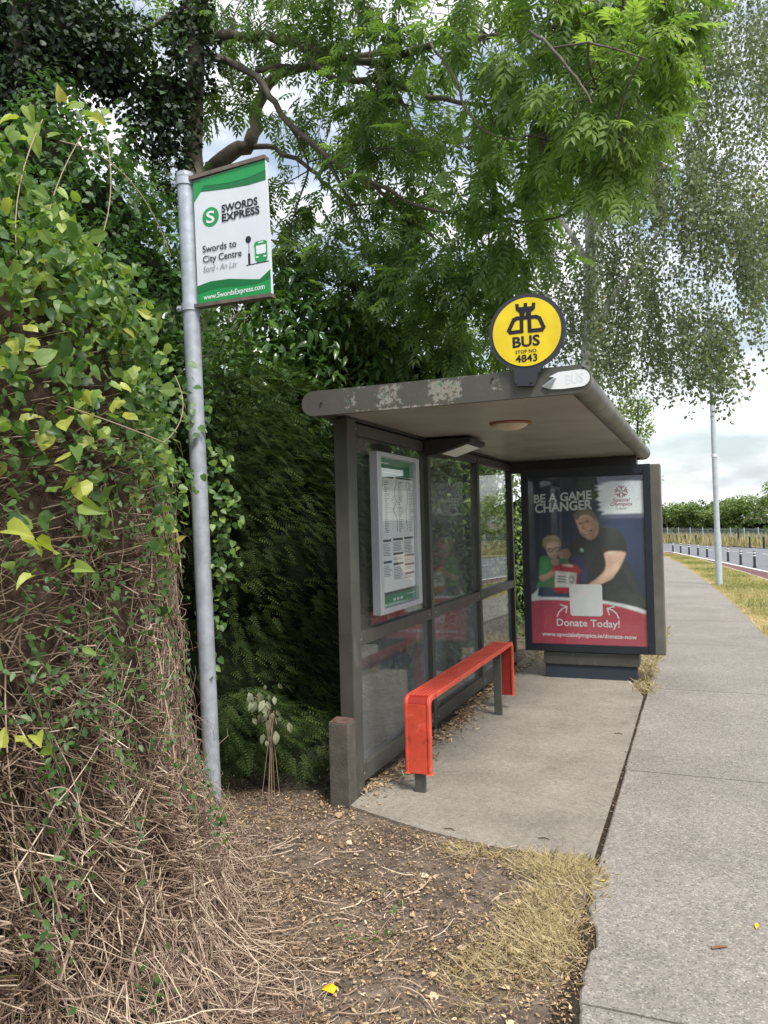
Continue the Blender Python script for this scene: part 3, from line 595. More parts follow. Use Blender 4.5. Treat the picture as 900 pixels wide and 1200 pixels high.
for bx_ in ((.14, .13), (.50, .14), (.82, .13)):
    x = bx_[0]; yv = .14
    while yv < .50:
        dx = r_.choice([0, 0, 0, .05, -.05]); nx_ = min(max(x+dx, bx_[0]-.1), bx_[0]+.1); n = .03
        Y0, Y1 = a0+(a1-a0)*x, a0+(a1-a0)*nx_; Z0, Z1 = b1-(b1-b0)*yv, b1-(b1-b0)*(yv+n)
        m_.add([(XS, Y0-.004, Z0), (XS, Y0+.004, Z0), (XS, Y1+.004, Z1), (XS, Y1-.004, Z1)], [(0, 3, 2, 1)][:1]); x = nx_; yv += n
m_.build('route_lines', TGY, TT)
m_ = MB()
for i in range(30):
    v_ = .15+.36*i/30
    for u_ in (.17, .55, .86): tq(m_, u_, u_+r_.uniform(.05, .13), v_, v_+.005)
for cx_, rows in ((.04, ((.56, .66), (.71, .80))), (.37, ((.555, .63), (.66, .70), (.73, .83))), (.69, ((.55, .66), (.675, .72), (.74, .78), (.80, .84)))):
    for (s0, s1) in rows:
        v_ = s0+.018
        while v_ < s1: tq(m_, cx_, cx_+r_.uniform(.2, .27), v_, v_+.0045); v_ += .011
m_.build('small_print', TLG, TT)
m_ = MB()
for cx_, rows in ((.04, (.55, .695)), (.37, (.545, .645, .715)), (.69, (.54, .665, .73, .795))):
    for v_ in rows: tq(m_, cx_, cx_+.28, v_, v_+.016, .0006)
m_.build('table_heads', TGY, TT)
m_ = MB()
for i in range(12): tq(m_, .06+.05*i, .06+.05*i+.035, .091, .097, .0008)
for i in range(3): tq(m_, .34+.1*i, .40+.1*i, .955, .972, .0008)
tq(m_, .72, .97, .945, .950, .0008); tq(m_, .05, .14, .985, .992, .0008); tq(m_, .05, .30, .03, .036, .0008)
m_.build('white_print', WH, TT)
MB().box(-1.8595, -1.8575, ty0+.061, ty1-.056, tz0+.036, tz1-.031).build('cover_glass', M['coverglass'], TT)

# ------------------------------------------------------------------ advertising panel
AY = 7.70
AP = tag(empty('advertising_panel', (-1.03, AY+.07, 0)), 'dark framed poster cabinet on a plinth showing a man, a boy and a red bucket', 'advertising panel')
MB().box(-1.475, -.60, AY+.03, AY+.15, -.05, .145, .005).build('plinth', flat('plinth_navy', (46, 54, 66), .7), AP)
MB().box(-1.485, -.575, AY+.015, AY+.165, .146, .268, .006).build('plinth_top', M['paint'], AP)
MB().box(-1.655, -.335, AY+.012, AY+.17, .27, 2.085, .012).build('cabinet', mat('cabinet_paint', (.125, .12, .105), .5, var=.15, vscale=6, var2=.2, v2scale=2), AP)
FRM = mat('panel_frame', (.014, .019, .028), .35, var=.15)
for (x0, x1, z0, z1) in ((-1.664, -1.592, .275, 2.088), (-.492, -.425, .275, 2.088)): MB().box(x0, x1, AY-.012, AY+.011, z0, z1, .004).build('frame_side', FRM, AP)
for (z0, z1) in ((.275, .348), (1.998, 2.088)): MB().box(-1.591, -.493, AY-.0115, AY+.011, z0, z1, .004).build('frame_side', FRM, AP)
# printed sheet: painted on a fine grid, in the sheet's own coordinates
GW, GH = 150, 225; X0, X1, Z0, Z1 = -1.591, -.493, .349, 1.997
gu, gv = np.meshgrid((np.arange(GW)+.5)/GW, (np.arange(GH)+.5)/GH)      # v runs downwards
def pq(px, py): p = onY(px, py, AY); return np.array([(p[0]-X0)/(X1-X0), (Z1-p[2])/(Z1-Z0)])
def z7(x, y): return pq(600+x/5, 550+y/5)
def z8(x, y): return pq(600+x/5, 650+y/5)
img = np.zeros((GH, GW, 3)); base = np.array(lin((25, 46, 82))[:3])
vign = .55+.75*np.exp(-(((gu-.72)/.45)**2+((gv-.38)/.30)**2)); img[:] = base*vign[..., None]
def cat(pts, n=6):
    P = np.array(pts); k = len(P); o = []
    for i in range(k):
        p0, p1, p2, p3 = P[i-1], P[i], P[(i+1) % k], P[(i+2) % k]
        for t in np.linspace(0, 1, n, endpoint=False): o.append(.5*((2*p1)+(-p0+p2)*t+(2*p0-5*p1+4*p2-p3)*t*t+(-p0+3*p1-3*p2+p3)*t**3))
    return np.array(o)
def mask(P, feather=.004):
    x, y = gu, gv*(Z1-Z0)/(X1-X0); Q = np.array(P)*[1, (Z1-Z0)/(X1-X0)]; ins = np.zeros_like(x, bool); dmin = np.full_like(x, 9.0); n = len(Q)
    for i in range(n):
        (ax, ay), (bx, by) = Q[i], Q[(i+1) % n]
        c = ((ay > y) != (by > y)) & (x < (bx-ax)*(y-ay)/(by-ay+1e-12)+ax); ins ^= c
        dx, dy = bx-ax, by-ay; t = np.clip(((x-ax)*dx+(y-ay)*dy)/(dx*dx+dy*dy+1e-12), 0, 1); dmin = np.minimum(dmin, np.hypot(x-ax-t*dx, y-ay-t*dy))
    return np.clip(.5+np.where(ins, dmin, -dmin)/feather/2, 0, 1)
def paint(pts, srgb, zf=z7, smooth=True, feather=.006, light=None, amt=.35):
    global img
    P = np.array([zf(*p) for p in pts]); P = cat(P) if smooth else P
    m = mask(P, feather)[..., None]; c = np.array(lin(srgb)[:3])[None, None]*np.ones((GH, GW, 1))
    if light is not None:
        q = np.array(light, float); q /= np.linalg.norm(q); cc = P.mean(0); s = ((gu-cc[0])*q[0]+(gv-cc[1])*q[1])/(np.ptp(P, axis=0).max()*.5+1e-6); c = c*np.clip(1+amt*s, .25, 1.7)[..., None]
    img = img*(1-m)+c*m
# man: far arm, shirt, near arm, head
paint([(270, 490), (325, 462), (345, 480), (345, 505), (320, 528), (285, 522)], (150, 112, 92), light=(-1, -.4))
paint([(330, 462), (350, 430), (385, 395), (430, 405), (470, 420), (505, 345), (560, 342), (612, 352), (650, 392), (668, 445), (662, 492), (640, 520), (690, 560), (720, 640), (760, 760), (785, 810), (700, 800), (560, 770), (430, 740), (420, 650), (380, 560), (350, 505)], (30, 36, 42), light=(.4, -1), amt=.7)
paint([(545, 345), (612, 352), (650, 392), (668, 445), (655, 486), (548, 486), (560, 420)], (30, 40, 42), light=(-.3, -1), amt=.6)
paint([(640, 540), (700, 600), (760, 740), (783, 808), (680, 790), (560, 770), (545, 690), (600, 640)], (44, 52, 54), light=(0, 1), amt=.4)
paint([(330, 540), (400, 500), (432, 560), (440, 640), (420, 690), (380, 700), (340, 640)], (24, 42, 76))
paint([(545, 487), (656, 484), (652, 530), (622, 590), (606, 612), (585, 640), (540, 665), (470, 690), (440, 690), (455, 668), (505, 630), (540, 590), (548, 545)], (208, 172, 152), light=(-.4, -1), amt=.35)
paint([(372, 262), (412, 246), (462, 258), (496, 300), (506, 352), (492, 396), (462, 414), (430, 402), (402, 376), (384, 334), (372, 300)], (206, 162, 142), light=(-1, -.1), amt=.32)
paint([(366, 284), (362, 262), (384, 242), (422, 232), (462, 240), (490, 272), (500, 306), (490, 312), (470, 284), (436, 268), (404, 274), (382, 296)], (120, 104, 92), light=(0, -1))
paint([(486, 300), (500, 306), (504, 330), (494, 342), (486, 326)], (170, 126, 108))
for c in ((398, 318), (438, 306)): paint([(c[0]-12, c[1]+3), (c[0], c[1]-4), (c[0]+14, c[1]-3), (c[0]+2, c[1]+5)], (82, 54, 46), feather=.005)
paint([(416, 322), (424, 346), (436, 350), (428, 356), (414, 352), (408, 342)], (160, 112, 94), feather=.006)
paint([(408, 368), (432, 374), (466, 354), (458, 376), (432, 388), (414, 382)], (112, 62, 56), feather=.004)
paint([(416, 371), (434, 376), (458, 364), (450, 375), (434, 381), (420, 378)], (225, 215, 208), feather=.003)
paint([(400, 462), (416, 466), (418, 484), (400, 482)], (170, 190, 205), smooth=False)
# boy
paint([(165, 520), (215, 512), (250, 545), (300, 520), (330, 535), (332, 600), (300, 700), (155, 700), (158, 640)], (52, 122, 70), light=(-1, -.3))
paint([(230, 530), (270, 524), (275, 556), (250, 566), (232, 550)], (190, 150, 130))
paint([(196, 432), (216, 412), (262, 414), (282, 446), (280, 488), (262, 518), (240, 524), (218, 510), (202, 476)], (206, 168, 148), light=(-1, -.3), amt=.25)
paint([(180, 440), (188, 404), (220, 388), (262, 392), (284, 420), (284, 448), (268, 430), (236, 426), (206, 440), (202, 466), (186, 458)], (168, 146, 112), light=(0, -1), amt=.3)
for c in ((226, 474), (264, 468)):
    paint([(c[0]-18, c[1]), (c[0]-10, c[1]-11), (c[0]+10, c[1]-11), (c[0]+17, c[1]), (c[0]+10, c[1]+12), (c[0]-10, c[1]+12)], (40, 36, 38), feather=.004)
    paint([(c[0]-12, c[1]), (c[0]-7, c[1]-7), (c[0]+7, c[1]-7), (c[0]+12, c[1]), (c[0]+7, c[1]+8), (c[0]-7, c[1]+8)], (196, 164, 150), feather=.004)
paint([(232, 500), (246, 504), (260, 500), (246, 509)], (150, 84, 80), feather=.004)
paint([(150, 695), (180, 690), (300, 700), (335, 720), (330, 760), (130, 760), (135, 720)], (28, 50, 82))
paint([(160, 628), (200, 612), (250, 580), (262, 600), (230, 632), (180, 655)], (196, 150, 128), light=(0, -1))
# bucket
paint([(236, 592), (250, 566), (300, 554), (370, 560), (402, 590), (404, 606), (390, 612), (380, 700), (340, 722), (252, 714), (250, 620)], (176, 26, 46), light=(-1, -1))
paint([(252, 594), (378, 606), (372, 690), (252, 690)], (206, 206, 200), smooth=False)
for k in range(3): paint([(264, 622+k*16), (318, 626+k*16), (318, 633+k*16), (264, 629+k*16)], (70, 72, 74), smooth=False, feather=.003)
paint([(334, 634), (350, 624), (366, 640), (360, 664), (342, 668), (332, 650)], (120, 122, 124), feather=.004)
paint([(338, 642), (350, 634), (358, 646), (352, 658), (342, 656)], (206, 206, 200), feather=.004)
paint([(288, 562), (320, 556), (352, 560), (356, 572), (320, 570)], (216, 190, 184))
# wave, red foot
paint([(104, 755), (112, 738), (140, 716), (158, 690), (150, 740), (180, 748), (260, 748), (340, 752), (540, 770), (640, 786), (730, 808), (786, 828), (786, 850), (104, 860)], (214, 218, 222), smooth=False)
RED = (172, 54, 76)
paint([(104, 772), (180, 764), (260, 764), (340, 768), (460, 774), (540, 786), (640, 806), (730, 832), (786, 850), (800, 1060), (100, 1060)], RED, smooth=False)
# white brush patch for the emblem
paint([(480, 122), (508, 110), (482, 96), (540, 92), (520, 84), (580, 72), (700, 68), (764, 70), (768, 258), (640, 262), (560, 264), (515, 268), (540, 250), (496, 240), (520, 224), (500, 206), (524, 196), (486, 178), (510, 160), (500, 140), (520, 128)], (212, 216, 222), smooth=False)
def tone(pts, k, zf=z7, feather=.03):
    """soft darker or lighter area of the printed photograph"""
    global img
    m = mask(cat(np.array([zf(*p) for p in pts])), feather)[..., None]; img = img*(1+(k-1)*m)
tone([(390, 300), (420, 292), (470, 300), (470, 318), (400, 330)], .8); tone([(388, 262), (430, 252), (452, 268), (400, 284)], 1.3, feather=.02); tone([(462, 340), (500, 330), (494, 396), (462, 410)], .62); tone([(398, 335), (412, 330), (414, 356), (402, 360)], 1.3, feather=.015); tone([(440, 330), (460, 322), (462, 345), (446, 350)], 1.25, feather=.015); tone([(430, 395), (480, 400), (500, 420), (440, 420)], .5)
tone([(205, 440), (250, 436), (262, 452), (212, 460)], 1.15, feather=.02); tone([(262, 470), (284, 460), (278, 505), (258, 516)], .7, feather=.02); tone([(225, 512), (262, 514), (270, 545), (235, 545)], .6)
tone([(560, 360), (600, 356), (590, 470), (560, 470)], 1.7, feather=.04); tone([(440, 440), (470, 430), (450, 640), (420, 620)], 1.6, feather=.04); tone([(600, 620), (640, 600), (740, 780), (690, 790)], 1.5, feather=.05); tone([(480, 560), (520, 560), (500, 640), (460, 640)], .5, feather=.05); tone([(500, 640), (600, 560), (620, 580), (520, 660)], 1.25, feather=.02)
tone([(180, 540), (210, 535), (200, 620), (175, 630)], 1.4, feather=.03); tone([(250, 560), (300, 540), (310, 600), (260, 590)], .6, feather=.03); tone([(255, 600), (275, 600), (270, 700), (255, 700)], 1.2, feather=.02); tone([(345, 600), (380, 600), (372, 700), (345, 715)], .7, feather=.02)
tone([(100, 300), (300, 260), (330, 420), (120, 470)], .75, feather=.2); tone([(620, 300), (770, 290), (770, 560), (680, 500)], 1.35, feather=.2); tone([(500, 280), (620, 280), (640, 340), (520, 330)], 1.25, feather=.1)
gr_ = np.random.default_rng(5).normal(0, 1, (GH, GW)); gr_ = (gr_+np.roll(gr_, 1, 0)+np.roll(gr_, 1, 1)+np.roll(gr_, (1, 1), (0, 1)))/4
img = np.clip(img*(1+.10*gr_[..., None]+.05*fbm(gu*14, gv*20, 6)[..., None]), 0, 1)
img = .5*img+.125*(np.roll(img, 1, 0)+np.roll(img, -1, 0)+np.roll(img, 1, 1)+np.roll(img, -1, 1)); img = np.clip(img*1.22+.010, 0, 1)
gi = np.arange(GW*GH).reshape(GH, GW)
XX, ZZ = X0+(np.arange(GW)/(GW-1))*(X1-X0), Z1-(np.arange(GH)/(GH-1))*(Z1-Z0)
pv = np.stack([np.broadcast_to(XX, (GH, GW)), np.full((GH, GW), AY+.008), np.broadcast_to(ZZ[:, None], (GH, GW))], -1).reshape(-1, 3)
lp = np.stack([gi[1:, :-1], gi[1:, 1:], gi[:-1, 1:], gi[:-1, :-1]], -1).reshape(-1)
PO = big('poster', pv, lp, np.full((GH-1)*(GW-1), 4), vcolmat('poster_print'), AP, vcol=np.concatenate([img, np.ones((GH, GW, 1))], 2))
PO['label'] = 'blue and red poster with a man, a boy, a bucket and white lettering'
def pt(s, a, b, ch, mt, bold, zf, shear=0.0):
    A, B = onY(*zf(*a), AY), onY(*zf(*b), AY); o = text_on('lettering', s, A, B, ch/5/F*8.2, mt, AP, off=-.0065, bold=bold, shear=shear)
    return o
P7 = lambda x, y: (600+x/5, 550+y/5)
P8 = lambda x, y: (600+x/5, 650+y/5)
PW = flat('poster_white', (222, 222, 224), .4)
pt('BE A GAME', (128, 198), (466, 172), 46, PW, .028, P7); pt('CHANGER', (134, 256), (470, 230), 50, PW, .032, P7)
pt('Donate Today!', (262, 416), (632, 428), 38, PW, .016, P8); pt('www.specialolympics.ie/donate-now', (176, 474), (732, 497), 22, PW, .022, P8)
PR_ = flat('emblem_red', (150, 32, 52), .4)
pt('Special', (590, 190), (690, 186), 18, PR_, .012, P7, .15); pt('Olympics', (576, 214), (704, 210), 18, PR_, .012, P7, .15); pt('Ireland', (612, 236), (668, 234), 12, flat('emblem_grey', (150, 120, 126)), 0, P7)
lv, lf = [], []
for k in range(5):
    a = math.pi/2+2*math.pi*k/5+math.pi; c = np.array([640+math.cos(a)*20, 130+math.sin(a)*18])
    for (da, r1, r2) in ((.45, 24, 38), (-.45, 24, 38)):
        wv, wf = rib([c*.35+np.array([640, 130])*.65+0*c, c, np.array([640+math.cos(a+da)*38, 130+math.sin(a+da)*34])], 6)
        for q in wf:
            b0 = len(lv); lv += [onY(*P7(*wv[j]), AY+.0065-.0001*len(lf)/4) for j in q]; lf.append((b0+3, b0+2, b0+1, b0))
    dd = disc2((640+math.cos(a)*33, 130+math.sin(a)*30), 5, 8); b0 = len(lv); lv += [onY(*P7(*p), AY+.0055) for p in dd]; lf.append(tuple(range(b0+7, b0-1, -1)))
obj('round_emblem', lv, lf, PR_, AP)
sq = []
for (cx_, cy_, a0_) in ((512, 190, -90), (516, 346, 0), (358, 342, 90), (350, 190, 180)):
    for i in range(5): a = math.radians(a0_+22.5*i); sq.append(onY(*P8(cx_+16*math.cos(a), cy_+16*math.sin(a)), AY+.0066))
obj('white_square', sq, [tuple(range(len(sq)))[::-1]], PW, AP)
for pts in ([(264, 362), (276, 335), (296, 316), (318, 306)], [(284, 294), (322, 304), (316, 340)], [(626, 374), (612, 344), (590, 326), (560, 316)], [(598, 304), (558, 316), (570, 352)]):
    wv, wf = rib(pts, 8); obj('arrow', [np.array(onY(*P8(*wv[j]), AY+.0066-.0001*i)) for i, q in enumerate(wf) for j in q], [(4*i+3, 4*i+2, 4*i+1, 4*i) for i in range(len(wf))], PW, AP)
MB().box(-1.591, -.493, AY+.001, AY+.003, .349, 1.997).build('cover_glass', M['coverglass'], AP)

# ------------------------------------------------------------------ red perch bench
BN = tag(empty('bench', (-1.55, 5.27, 0)), 'narrow bright red metal perch bench with folded-down ends beside the glass wall', 'bench')
bx0, bx1, by0, by1, bt_, bb_ = -1.635, -1.475, 4.20, 6.36, .575, .125
def upath(ins, r=.05, n=7):
    y0, y1, t = by0+ins, by1-ins, bt_-ins; p = [(y0, bb_)]
    for i in range(n+1): a = math.pi-math.pi/2*i/n; p.append((y0+r+r*math.cos(a), t-r+r*math.sin(a)))
    for i in range(n+1): a = math.pi/2-math.pi/2*i/n; p.append((y1-r+r*math.cos(a), t-r+r*math.sin(a)))
    return p+[(y1, bb_)]
def ustrip(x0, x1, i0, i1, r0=.055, r1=.03):
    A, B = upath(i0, r0), upath(i1, r1); n = len(A); v = []
    for (y, z), (y2, z2) in zip(A, B): v += [(x0, y, z), (x1, y, z), (x1, y2, z2), (x0, y2, z2)]
    f = [(4*i+j, 4*i+(j+1) % 4, 4*i+4+(j+1) % 4, 4*i+4+j) for i in range(n-1) for j in range(4)]+[(0, 1, 2, 3), (4*n-1, 4*n-2, 4*n-3, 4*n-4)]
    return v, f
def bevobj(v, f, nm, mt, par, w):
    o = obj(nm, v, f, mt, par); m = o.modifiers.new('bevel', 'BEVEL'); m.width = w; m.segments = 2; m.limit_method = 'ANGLE'; m.angle_limit = math.radians(50); return o
for (x0, x1) in ((bx0, bx0+.022), (bx1-.022, bx1)): v, f = ustrip(x0, x1, 0, .034); bevobj(v, f, 'side_rail', M['red'], BN, .006)
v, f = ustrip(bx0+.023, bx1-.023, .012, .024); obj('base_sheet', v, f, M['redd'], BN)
for (ya, yb) in ((by0+.004, by0+.011), (by1-.011, by1-.004)): MB().box(bx0+.023, bx1-.023, ya, yb, bb_+.002, bt_-.05).build('end_plate', M['red'], BN)
sw = (bx1-bx0-.048)/5
for i in range(5):
    x0 = bx0+.024+i*sw
    for j in range(3):
        ya = by0+.05+(by1-by0-.10)*j/3; yb = by0+.05+(by1-by0-.10)*(j+1)/3
        MB().box(x0+.004, x0+sw-.004, ya+.006, yb-.006, bt_-.0125, bt_-.002, .002).build('slat', M['red'], BN)
MB().box(-1.588, -1.525, 4.225, 4.255, -.03, .54, .003).build('leg', M['leg'], BN)
MB().box(-1.588, -1.525, 6.10, 6.13, -.03, .54, .003).build('leg', M['leg'], BN)

# cut-off post stub against the shelter's corner post
ST = tag(empty('post_stub', (-1.935, 3.95, 0)), 'short weathered square post stub with rusty top beside the shelter corner', 'post')
MB().box(-1.978, -1.858, 3.90, 4.005, -.05, .465, .006).build('shaft', M['timber'], ST)
MB().add([(x+.017, y, z) for x, y, z in ((-1.992, 3.903, .466), (-1.878, 3.903, .466), (-1.878, 4.002, .466), (-1.992, 4.002, .466), (-1.990, 3.905, .471), (-1.880, 3.905, .468), (-1.880, 4.000, .476), (-1.990, 4.000, .479))], [(3, 2, 1, 0), (4, 5, 6, 7), (0, 1, 5, 4), (1, 2, 6, 5), (2, 3, 7, 6), (3, 0, 4, 7)]).build('cap', M['rust'], ST)

# ------------------------------------------------------------------ street lamp, bollards, fence
LP = tag(empty('street_lamp', (.42, 22.3, terr(22.3))), 'tall grey street lamp column standing on the grass verge', 'street lamp')
z0 = float(terr(22.3)); lean = -.006
MB().tube([(.42, 22.3, z0-.1), (.42+lean*1.4, 22.3, z0+1.4)], .086, 16).build('base_column', M['lampsteel'], LP, True)
MB().tube([(.42+lean*1.4, 22.3, z0+1.401), (.42+lean*4, 22.3, z0+4.2), (.42+lean*8, 22.3, z0+8.2)], [.072, .062, .045], 16).build('shaft', M['lampsteel'], LP, True)
MB().tube([(.42+lean*3.3, 22.3, z0+3.42), (.42+lean*3.3, 22.3, z0+3.5)], .074, 16).build('band', M['white'], LP)
MB().tube([(.36, 22.3, z0+8.15), (.7, 22.25, z0+8.4), (1.3, 22.2, z0+8.45)], [.045, .035, .03], 10).build('arm', M['lampsteel'], LP, True)
MB().box(1.2, 1.75, 22.1, 22.3, z0+8.40, z0+8.52, .03).build('lantern', M['lampsteel'], LP)
MB().box(.335, .345, 22.26, 22.34, z0+.5, z0+1.1).build('access_door', M['lampsteel'], LP)

bolsrc = None
def bollard(x, y, h, r, label, group, bands=True):
    z = float(terr(y)); b = tag(empty('bollard', (x, y, z)), label, 'bollard', group)
    MB().tube([(x, y, z-.02), (x, y, z+.06), (x, y, z+.065), (x, y, z+h*.97), (x, y, z+h)], [r*1.35, r*1.3, r, r*.92, r*.6], 10).build('shaft', M['dark'], b)
    if bands:
        for q in (.70, .86): MB().tube([(x, y, z+h*q), (x, y, z+h*q+h*.075)], r*1.03, 10).build('white_band', M['white'], b)
    return b
near = [(2.14, 30.3), (1.80, 33.35), (1.43, 36.2), (1.04, 39.6), (.62, 42.3), (.17, 45.0), (-.29, 47.6), (-.79, 49.3), (-1.32, 52.3), (-1.84, 54.2)]
names_ = ['nearest', 'second nearest', 'third nearest', 'fourth nearest', 'fifth nearest', 'sixth nearest', 'seventh nearest', 'eighth nearest', 'ninth nearest', 'farthest']
for (x, y), nm in zip(near, names_): bollard(x+.12, y, .66, .052, 'black bollard with white bands along the cycle lane, %s of its row' % nm, 'bollards along the cycle lane')
farb = [(3.9, 60.2), (3.1, 62.2), (2.5, 65.3), (-.6, 73.0), (-1.5, 75), (-2.3, 77.4), (-3.0, 79)]
fn = ['farthest right', 'second from the right', 'third from the right', 'fourth from the right', 'fifth from the right', 'second from the left', 'farthest left']
for i, ((x, y), nm) in enumerate(zip(farb, fn)): bollard(x+.2, y, 1.5 if i == 2 else .85, .075, 'plain dark bollard at the far kerb, %s%s' % (nm, ' and tallest' if i == 2 else ''), 'bollards on the far kerb', False)

fp = np.array([(14, 47), (10.5, 54), (7.2, 61.5), (4.9, 66.6), (2.7, 72.5), (-.6, 79.5), (-3.9, 86.4), (-8, 92)])
FE = tag(empty('mesh_fence', (4.9, 66.6, terr(66.6))), 'low grey wire mesh fence along the far verge in front of the trees', 'fence')
cum = np.concatenate([[0], np.cumsum(np.linalg.norm(np.diff(fp, axis=0), axis=1))]); ss = np.arange(0, cum[-1], 2.6)
fx, fy = np.interp(ss, cum, fp[:, 0]), np.interp(ss, cum, fp[:, 1])
for x, y in zip(fx, fy): z = float(terr(y)); MB().tube([(x, y, z-.05), (x, y, z+1.45)], .045, 6).build('post', M['lampsteel'], FE)
mbw = MB(); m_ = M['lampsteel']
for i in range(len(fx)-1):
    a = np.array([fx[i], fy[i], terr(fy[i])]); b = np.array([fx[i+1], fy[i+1], terr(fy[i+1])])
    for h in np.arange(.06, 1.42, .17): mbw.tube([a+[0, 0, h], b+[0, 0, h]], .008, 3, False)
    for t in np.arange(.05, 1, .07): q = a+(b-a)*t; mbw.tube([q+[0, 0, .05], q+[0, 0, 1.4]], .006, 3, False)
tag(mbw.build('wire_mesh', m_, FE), kind='stuff')

# ------------------------------------------------------------------ foliage helpers
def lance(w=.16, fold=.05, droop=.08):
    mid = [(0, 0, 0), (0, .4, 0), (0, .75, -droop*.4), (0, 1, -droop)]
    e = [(-w, .32, fold), (-w*.85, .66, fold*.7), (w, .32, fold), (w*.85, .66, fold*.7)]
    return mid+e, [(0, 1, 4), (1, 2, 5, 4), (2, 3, 5), (0, 6, 1), (1, 6, 7, 2), (2, 7, 3)]
def kite(w=.2, fold=.05, droop=.06): return [(0, 0, 0), (-w, .45, fold), (0, 1, -droop), (w, .45, fold)], [(0, 2, 1), (0, 3, 2)]
def heart(w=.40, fold=.06):
    v = [(0, 0, 0), (0, .35, .0), (0, .7, -.02), (0, 1, -.10)]
    for s in (-1, 1): v += [(s*w*.55, -.07, fold*.6), (s*w, .2, fold), (s*w*.86, .5, fold*.8), (s*w*.45, .8, .0)]
    return v, [(0, 1, 5, 4), (1, 2, 6, 5), (2, 3, 7, 6), (0, 8, 9, 1), (1, 9, 10, 2), (2, 10, 11, 3)]
def compound(simple=False, pairs=4):
    V, Fc = [], []
    def put(p, ang, ln, rollz):
        tv, tf = kite(.19, .03, .1) if simple else lance(.165, .035, .12)
        c, s = math.cos(ang), math.sin(ang); b = len(V)
        for x, y, z in tv:
            x, y, z = x*ln, y*ln, z*ln; z2 = z+x*rollz-.25*y*y/ln
            V.append((p[0]+x*c-y*s, p[1]+x*s+y*c, p[2]+z2))
        Fc.extend([tuple(i+b for i in q) for q in tf])
    dz = lambda y: -.28*y*y
    for i in range(pairs):
        y = .26+.17*i; l = (.30, .36, .37, .34)[i % 4]
        put((-.005, y, dz(y)), math.radians(58-5*i), l, .1); put((.005, y, dz(y)), -math.radians(58-5*i), l, -.1)
    put((0, .82, dz(.82)), 0.0, .36, 0)
    ys = (0, .45, .85); b = len(V)
    for y in ys: V += [(-.006, y, dz(y)-.002), (.006, y, dz(y)-.002)]
    Fc += [(b, b+1, b+3, b+2), (b+2, b+3, b+5, b+4)]
    return V, Fc
def leaves300(root, tv, tf, P, R, S, var, mt, tvs=None, tfs=None, stuffname='crown', partname='leaf', n=300, alts=()):
    """the leaves that show largest become parts of their own, the rest one joined part"""
    px, py, z = project(P); ok = (z > .3) & (px > -10) & (px < 910) & (py > -10) & (py < 1210)
    S1 = S if S.ndim == 1 else S[:, 1]
    score = np.where(ok, S1/np.maximum(z, .3), 0); order = np.argsort(-score)[:n]; sel = np.zeros(len(P), bool); sel[order] = True
    ms = []
    shp = [tv]+list(alts)
    for k in range(8*len(shp)):
        me = bpy.data.meshes.new(partname); me.from_pydata([tuple(q) for q in shp[k//8]], [], tf); a = me.attributes.new('var', 'FLOAT', 'POINT'); a.data.foreach_set('value', np.full(len(tv), (k % 8+.5)/8, np.float32)); me.materials.append(mt); ms.append(me)
    loc = np.array(root.location)
    for i in order:
        o = bpy.data.objects.new(partname, ms[int(np.clip(var[i]*8, 0, 7))+8*int(rng.integers(0, len(shp)))]); COL.objects.link(o); o.parent = root
        m4 = np.eye(4); m4[:3, :3] = R[i]*(S[i] if S.ndim == 1 else S[i][None, :]); m4[:3, 3] = P[i]-loc; o.matrix_local = Matrix(m4.tolist())
    tv2, tf2 = (tvs, tfs) if tvs is not None else (tv, tf)
    shp2 = [tv2]+(list(alts) if tvs is None else []); rest = np.where(~sel)[0]; grp = rng.integers(0, len(shp2), len(rest)); pr = []
    for g_, t_ in enumerate(shp2):
        q = rest[grp == g_]
        if len(q): V, L, T = inst(t_, tf2, P[q], R[q], S[q]); pr.append((V, L, T, np.repeat(var[q], len(t_))))
    V, L, T, A = joinm(pr); return tag(big(stuffname, V, L, T, mt, root, var=A), kind='stuff')
def ball(n, c, R, shell=.45, flat=1.0):
    d = rdir(n); r = (shell+(1-shell)*rng.random(n)**.6)[:, None]; return np.array(c)+d*r*R*np.array([1, 1, flat])
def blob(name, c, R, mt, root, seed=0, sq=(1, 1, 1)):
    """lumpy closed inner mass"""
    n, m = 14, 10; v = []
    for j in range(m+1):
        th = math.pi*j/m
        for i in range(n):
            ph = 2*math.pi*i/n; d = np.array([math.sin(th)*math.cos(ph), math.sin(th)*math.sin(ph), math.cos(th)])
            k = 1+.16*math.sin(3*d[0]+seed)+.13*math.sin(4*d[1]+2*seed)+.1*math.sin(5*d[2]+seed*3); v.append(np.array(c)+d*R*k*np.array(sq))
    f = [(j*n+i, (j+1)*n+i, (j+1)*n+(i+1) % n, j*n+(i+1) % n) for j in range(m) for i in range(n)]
    return obj(name, v, f, mt, root, True)

